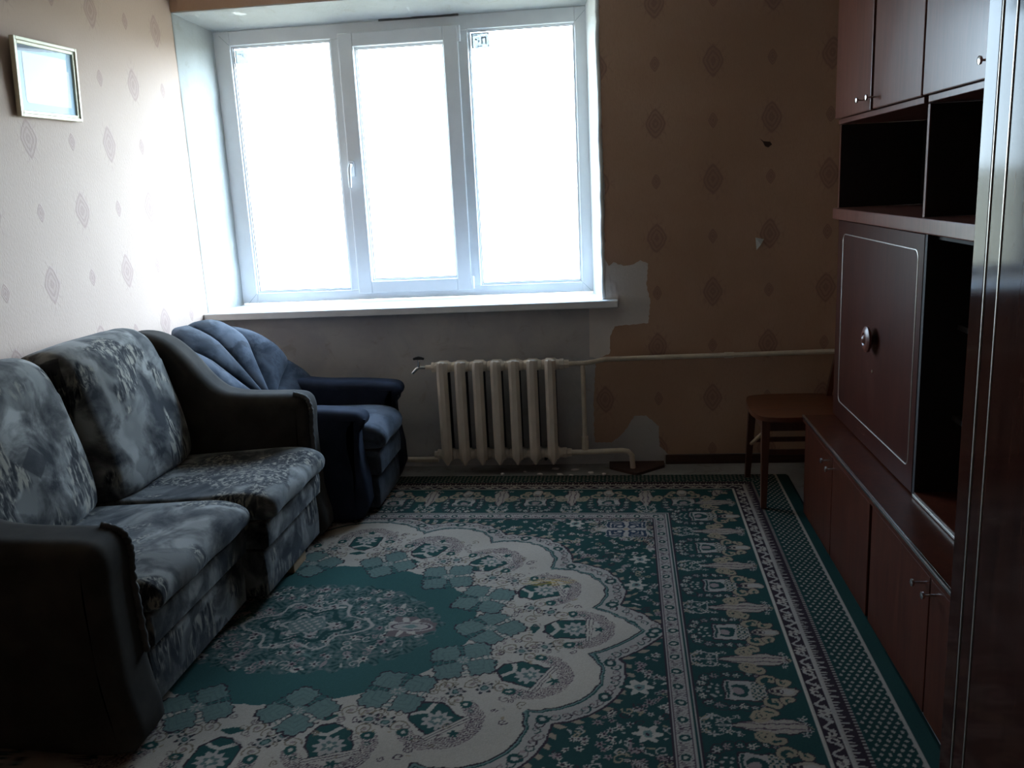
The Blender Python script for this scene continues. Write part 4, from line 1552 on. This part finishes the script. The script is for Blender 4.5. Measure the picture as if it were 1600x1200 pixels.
# square vase
sqm = (ew > .108) & (ew < .232) & (tw < .052)
bmask((ew > .102) & (ew < .236) & (tw < .058), OUT)
bmask(sqm, PALE)
bmask((ew > .112) & (ew < .121) & (tw < .047), DG)
bmask(sqm & (np.hypot(ew - .150, tw) < .034) & (ew > .128), DG)
bmask(sqm & (np.hypot(ew - .146, tw) < .018) & (ew > .128), ROSE)
tx = np.sin(e * 360) * np.sin(tl * 330)
bmask(sqm & (ew > .186) & (tx > .15), DG)
bmask(sqm & (ew > .186) & (tx < -.45), TAN)
# finial above the square
bmask(((ew - .285) / .050) ** 2 + (tw / .030) ** 2 < 1, OUT)
bmask(((ew - .285) / .046) ** 2 + (tw / .025) ** 2 < 1, TAN * .6 + PALE * .4)
bmask((((ew - .295) / .026) ** 2 + (tw / .014) ** 2 < 1), PALE)
bmask((np.abs(ew - .258) < .02) & (tw < .012) & (tx > 0), OUT)
# tan curls on either side
for (ec, tc_, r_, sg) in ((.246, .060, .032, 1), (.292, .050, .022, -1), (.226, .120, .028, -1)):
    X, Y = ew - ec, tw - tc_
    dd = np.hypot(X, Y)
    th = (np.arctan2(Y, X) * sg + 2.2) % (2 * math.pi)
    rad = r_ * (.25 + .75 * th / (2 * math.pi))
    bmask((dd < r_ * 1.12), DG)
    bmask(np.abs(dd - rad) < .0068, TAN)
    bmask(np.abs(dd - rad * 1.02 - .0085) < .0016, OUT)
    bmask(dd < r_ * .16, TAN)
# palmette between the squares
pm = (np.abs(ew - .215) < .105) & (t2w < .030 * np.clip(1.25 - np.abs(ew - .235) / .105, 0, 1.0) + .004)
bmask((np.abs(ew - .215) < .112) & (t2w < .030 * np.clip(1.25 - np.abs(ew - .235) / .108, 0, 1.0) + .009), OUT)
bmask(pm, TAN * .45 + PALE * .55)
bmask(pm & (tx > .5), ROSE)
bmask(pm & (np.abs(t2w - .012) < .0022), OUT * 2)
bmask((np.abs(ew - .070) < .055) & (np.abs(t2w) < .0022), PALE)
for (ec, tc_, r_, cc) in ((.040, .0, .016, PALE), (.028, .030, .015, TAN), (.048, .042, .014, PALE), (.075, .020, .013, PALE), (.098, .032, .013, CREAM), (.124, .040, .011, PALE),
                          (.322, .018, .010, PALE), (.312, .040, .012, PALE), (.330, .0, .008, TAN)):
    X, Y = ew - ec, t2w - tc_
    bmask(flower_mask(X, Y, r_ * 1.1, 5, .36), cc)
    bmask(np.hypot(X, Y) < r_ * .25, OUT)
bmask(np.abs(np.hypot(ew - .195, t2w - .050) - .024) < .0056, TAN)
bmask(np.abs(np.hypot(ew - .195, t2w - .050) - .012) < .0046, TAN)
bmask(np.abs(np.hypot(ew - .060, t2w) - .046) < .0022, PALE)

# --- outer bands
put(np.abs(e - .349) < .005, CREAM, .6)
put((e > .355) & (e < .402), OUT * .8, 0)
mb = (e > .357) & (e < .402)
em = e - .379
mt = np.abs(((T / .118) + .5) % 1 - .5) * .118
wave_ = .013 * np.sin(T * 2 * math.pi / .059)
put(mb & (np.abs(em + WOB - wave_) < .0062), PALE)
put(mb & flower_mask(em + WOB, mt + WOB, .0215, 6, .3), CREAM * .9)
put(mb & (np.hypot(em, mt) < .006), ROSE * .6)
put(mb & flower_mask(em - .006, mt - .030, .011, 5, .3), PALE * .9)
put(np.abs(e - .408) < .0065, PALE * .95, .6)
put((e > .4145) & (e < .462), OUT * .8)
cb_ = (e > .4145) & (e < .452)
put(cb_ & (np.sin(T * 2 * math.pi / .0150 + 60 * WOB) > -.1) & (e < .430 + .010 * np.sin(T * 190)), PALE * .9)
put((np.abs(e - .4565) < .0045) & (np.sin(T * 2 * math.pi / .0145) > 0), PALE * .8)
dm = (e > .464) & (e < .588)
put(dm, DG * .75)
ua = (e - .476) / .0245
ub = T / .042
fa = np.abs((ua + .5 * (np.floor(ub * 2) % 2)) % 1 - .5)
fb = np.abs((ub * 2) % 1 - .5)
put(dm & (fa * 1.25 + fb * .8 < .33) & (e > .470), PALE * .85)
put(np.abs(e - .594) < .0045, PALE)
put(e > .599, DG * .9)

# yellow stain
sp_, sq_ = -.275 - CXR, 3.262 - CYR
st_ = ((P - sp_) / .115) ** 2 + ((Q - sq_ - .10 * (P - sp_)) / .040) ** 2
st_ = np.clip(1.15 - st_, 0, 1) * np.clip(.6 + .6 * np.sin(P * 90 + 3 * np.sin(Q * 130)), 0, 1)
colr[:] = colr * (1 - .85 * st_[..., None]) + (colr * .35 + np.array((.26, .16, .02))) * .85 * st_[..., None]
# worn, dusty variation of the wool
var = 1 + .10 * np.sin(P * 7 + 2 * np.sin(Q * 5)) * np.sin(Q * 6) + .14 * (rg.rand(*shape) - .5)
colr *= var[..., None]

nx, ny = shape
co = np.empty((nx, ny, 3), np.float32)
co[..., 0] = P * ca + Q * sa
co[..., 1] = -P * sa + Q * ca
co[..., 2] = 0.0095 + .0016 * hgt
edge = (e > .612) | (P >= PA[-1] - 1e-6) | (Q >= QA[-1] - 1e-6) | (P <= PA[0] + 1e-6) | (Q <= QA[0] + 1e-6)
co[..., 2][(P >= PA[-1] - 1e-6) | (Q >= QA[-1] - 1e-6) | (P <= PA[0] + 1e-6) | (Q <= QA[0] + 1e-6)] = 0.001
idx = np.arange(nx * ny).reshape(nx, ny)
quads = np.stack([idx[:-1, :-1], idx[1:, :-1], idx[1:, 1:], idx[:-1, 1:]], -1).reshape(-1, 4)
me = bpy.data.meshes.new('rug')
me.vertices.add(nx * ny)
me.vertices.foreach_set('co', co.reshape(-1))
nq = len(quads)
me.loops.add(nq * 4)
me.loops.foreach_set('vertex_index', quads.astype(np.int32).reshape(-1))
me.polygons.add(nq)
me.polygons.foreach_set('loop_start', np.arange(0, nq * 4, 4, dtype=np.int32))
me.polygons.foreach_set('loop_total', np.full(nq, 4, np.int32))
me.update(calc_edges=True)
at = me.color_attributes.new('weave', 'FLOAT_COLOR', 'POINT')
rgba = np.ones((nx * ny, 4), np.float32)
rgba[:, :3] = np.clip(colr.reshape(-1, 3), 0, 1)
at.data.foreach_set('color', rgba.reshape(-1))
k = NT('woven_wool')
vc = k.n('ShaderNodeVertexColor', layer_name='weave')
fz = k.noise(k.coord(), 420, 2)
c = k.mix(0.25, vc.outputs[0], k.ramp(fz, [(.3, (.6, .6, .6)), (.7, (1.3, 1.3, 1.3))]), 'MULTIPLY')
k.bump(fz, .35, .003)
RUGM = k.fin(c, 0.95, 0, 0.1)
me.materials.append(RUGM)
rug = bpy.data.objects.new('rug', me)
rug.location = (CXR, CYR, 0)
COL.objects.link(rug)
tag(rug, 'large green and cream carpet with a scalloped floral medallion', 'rug')
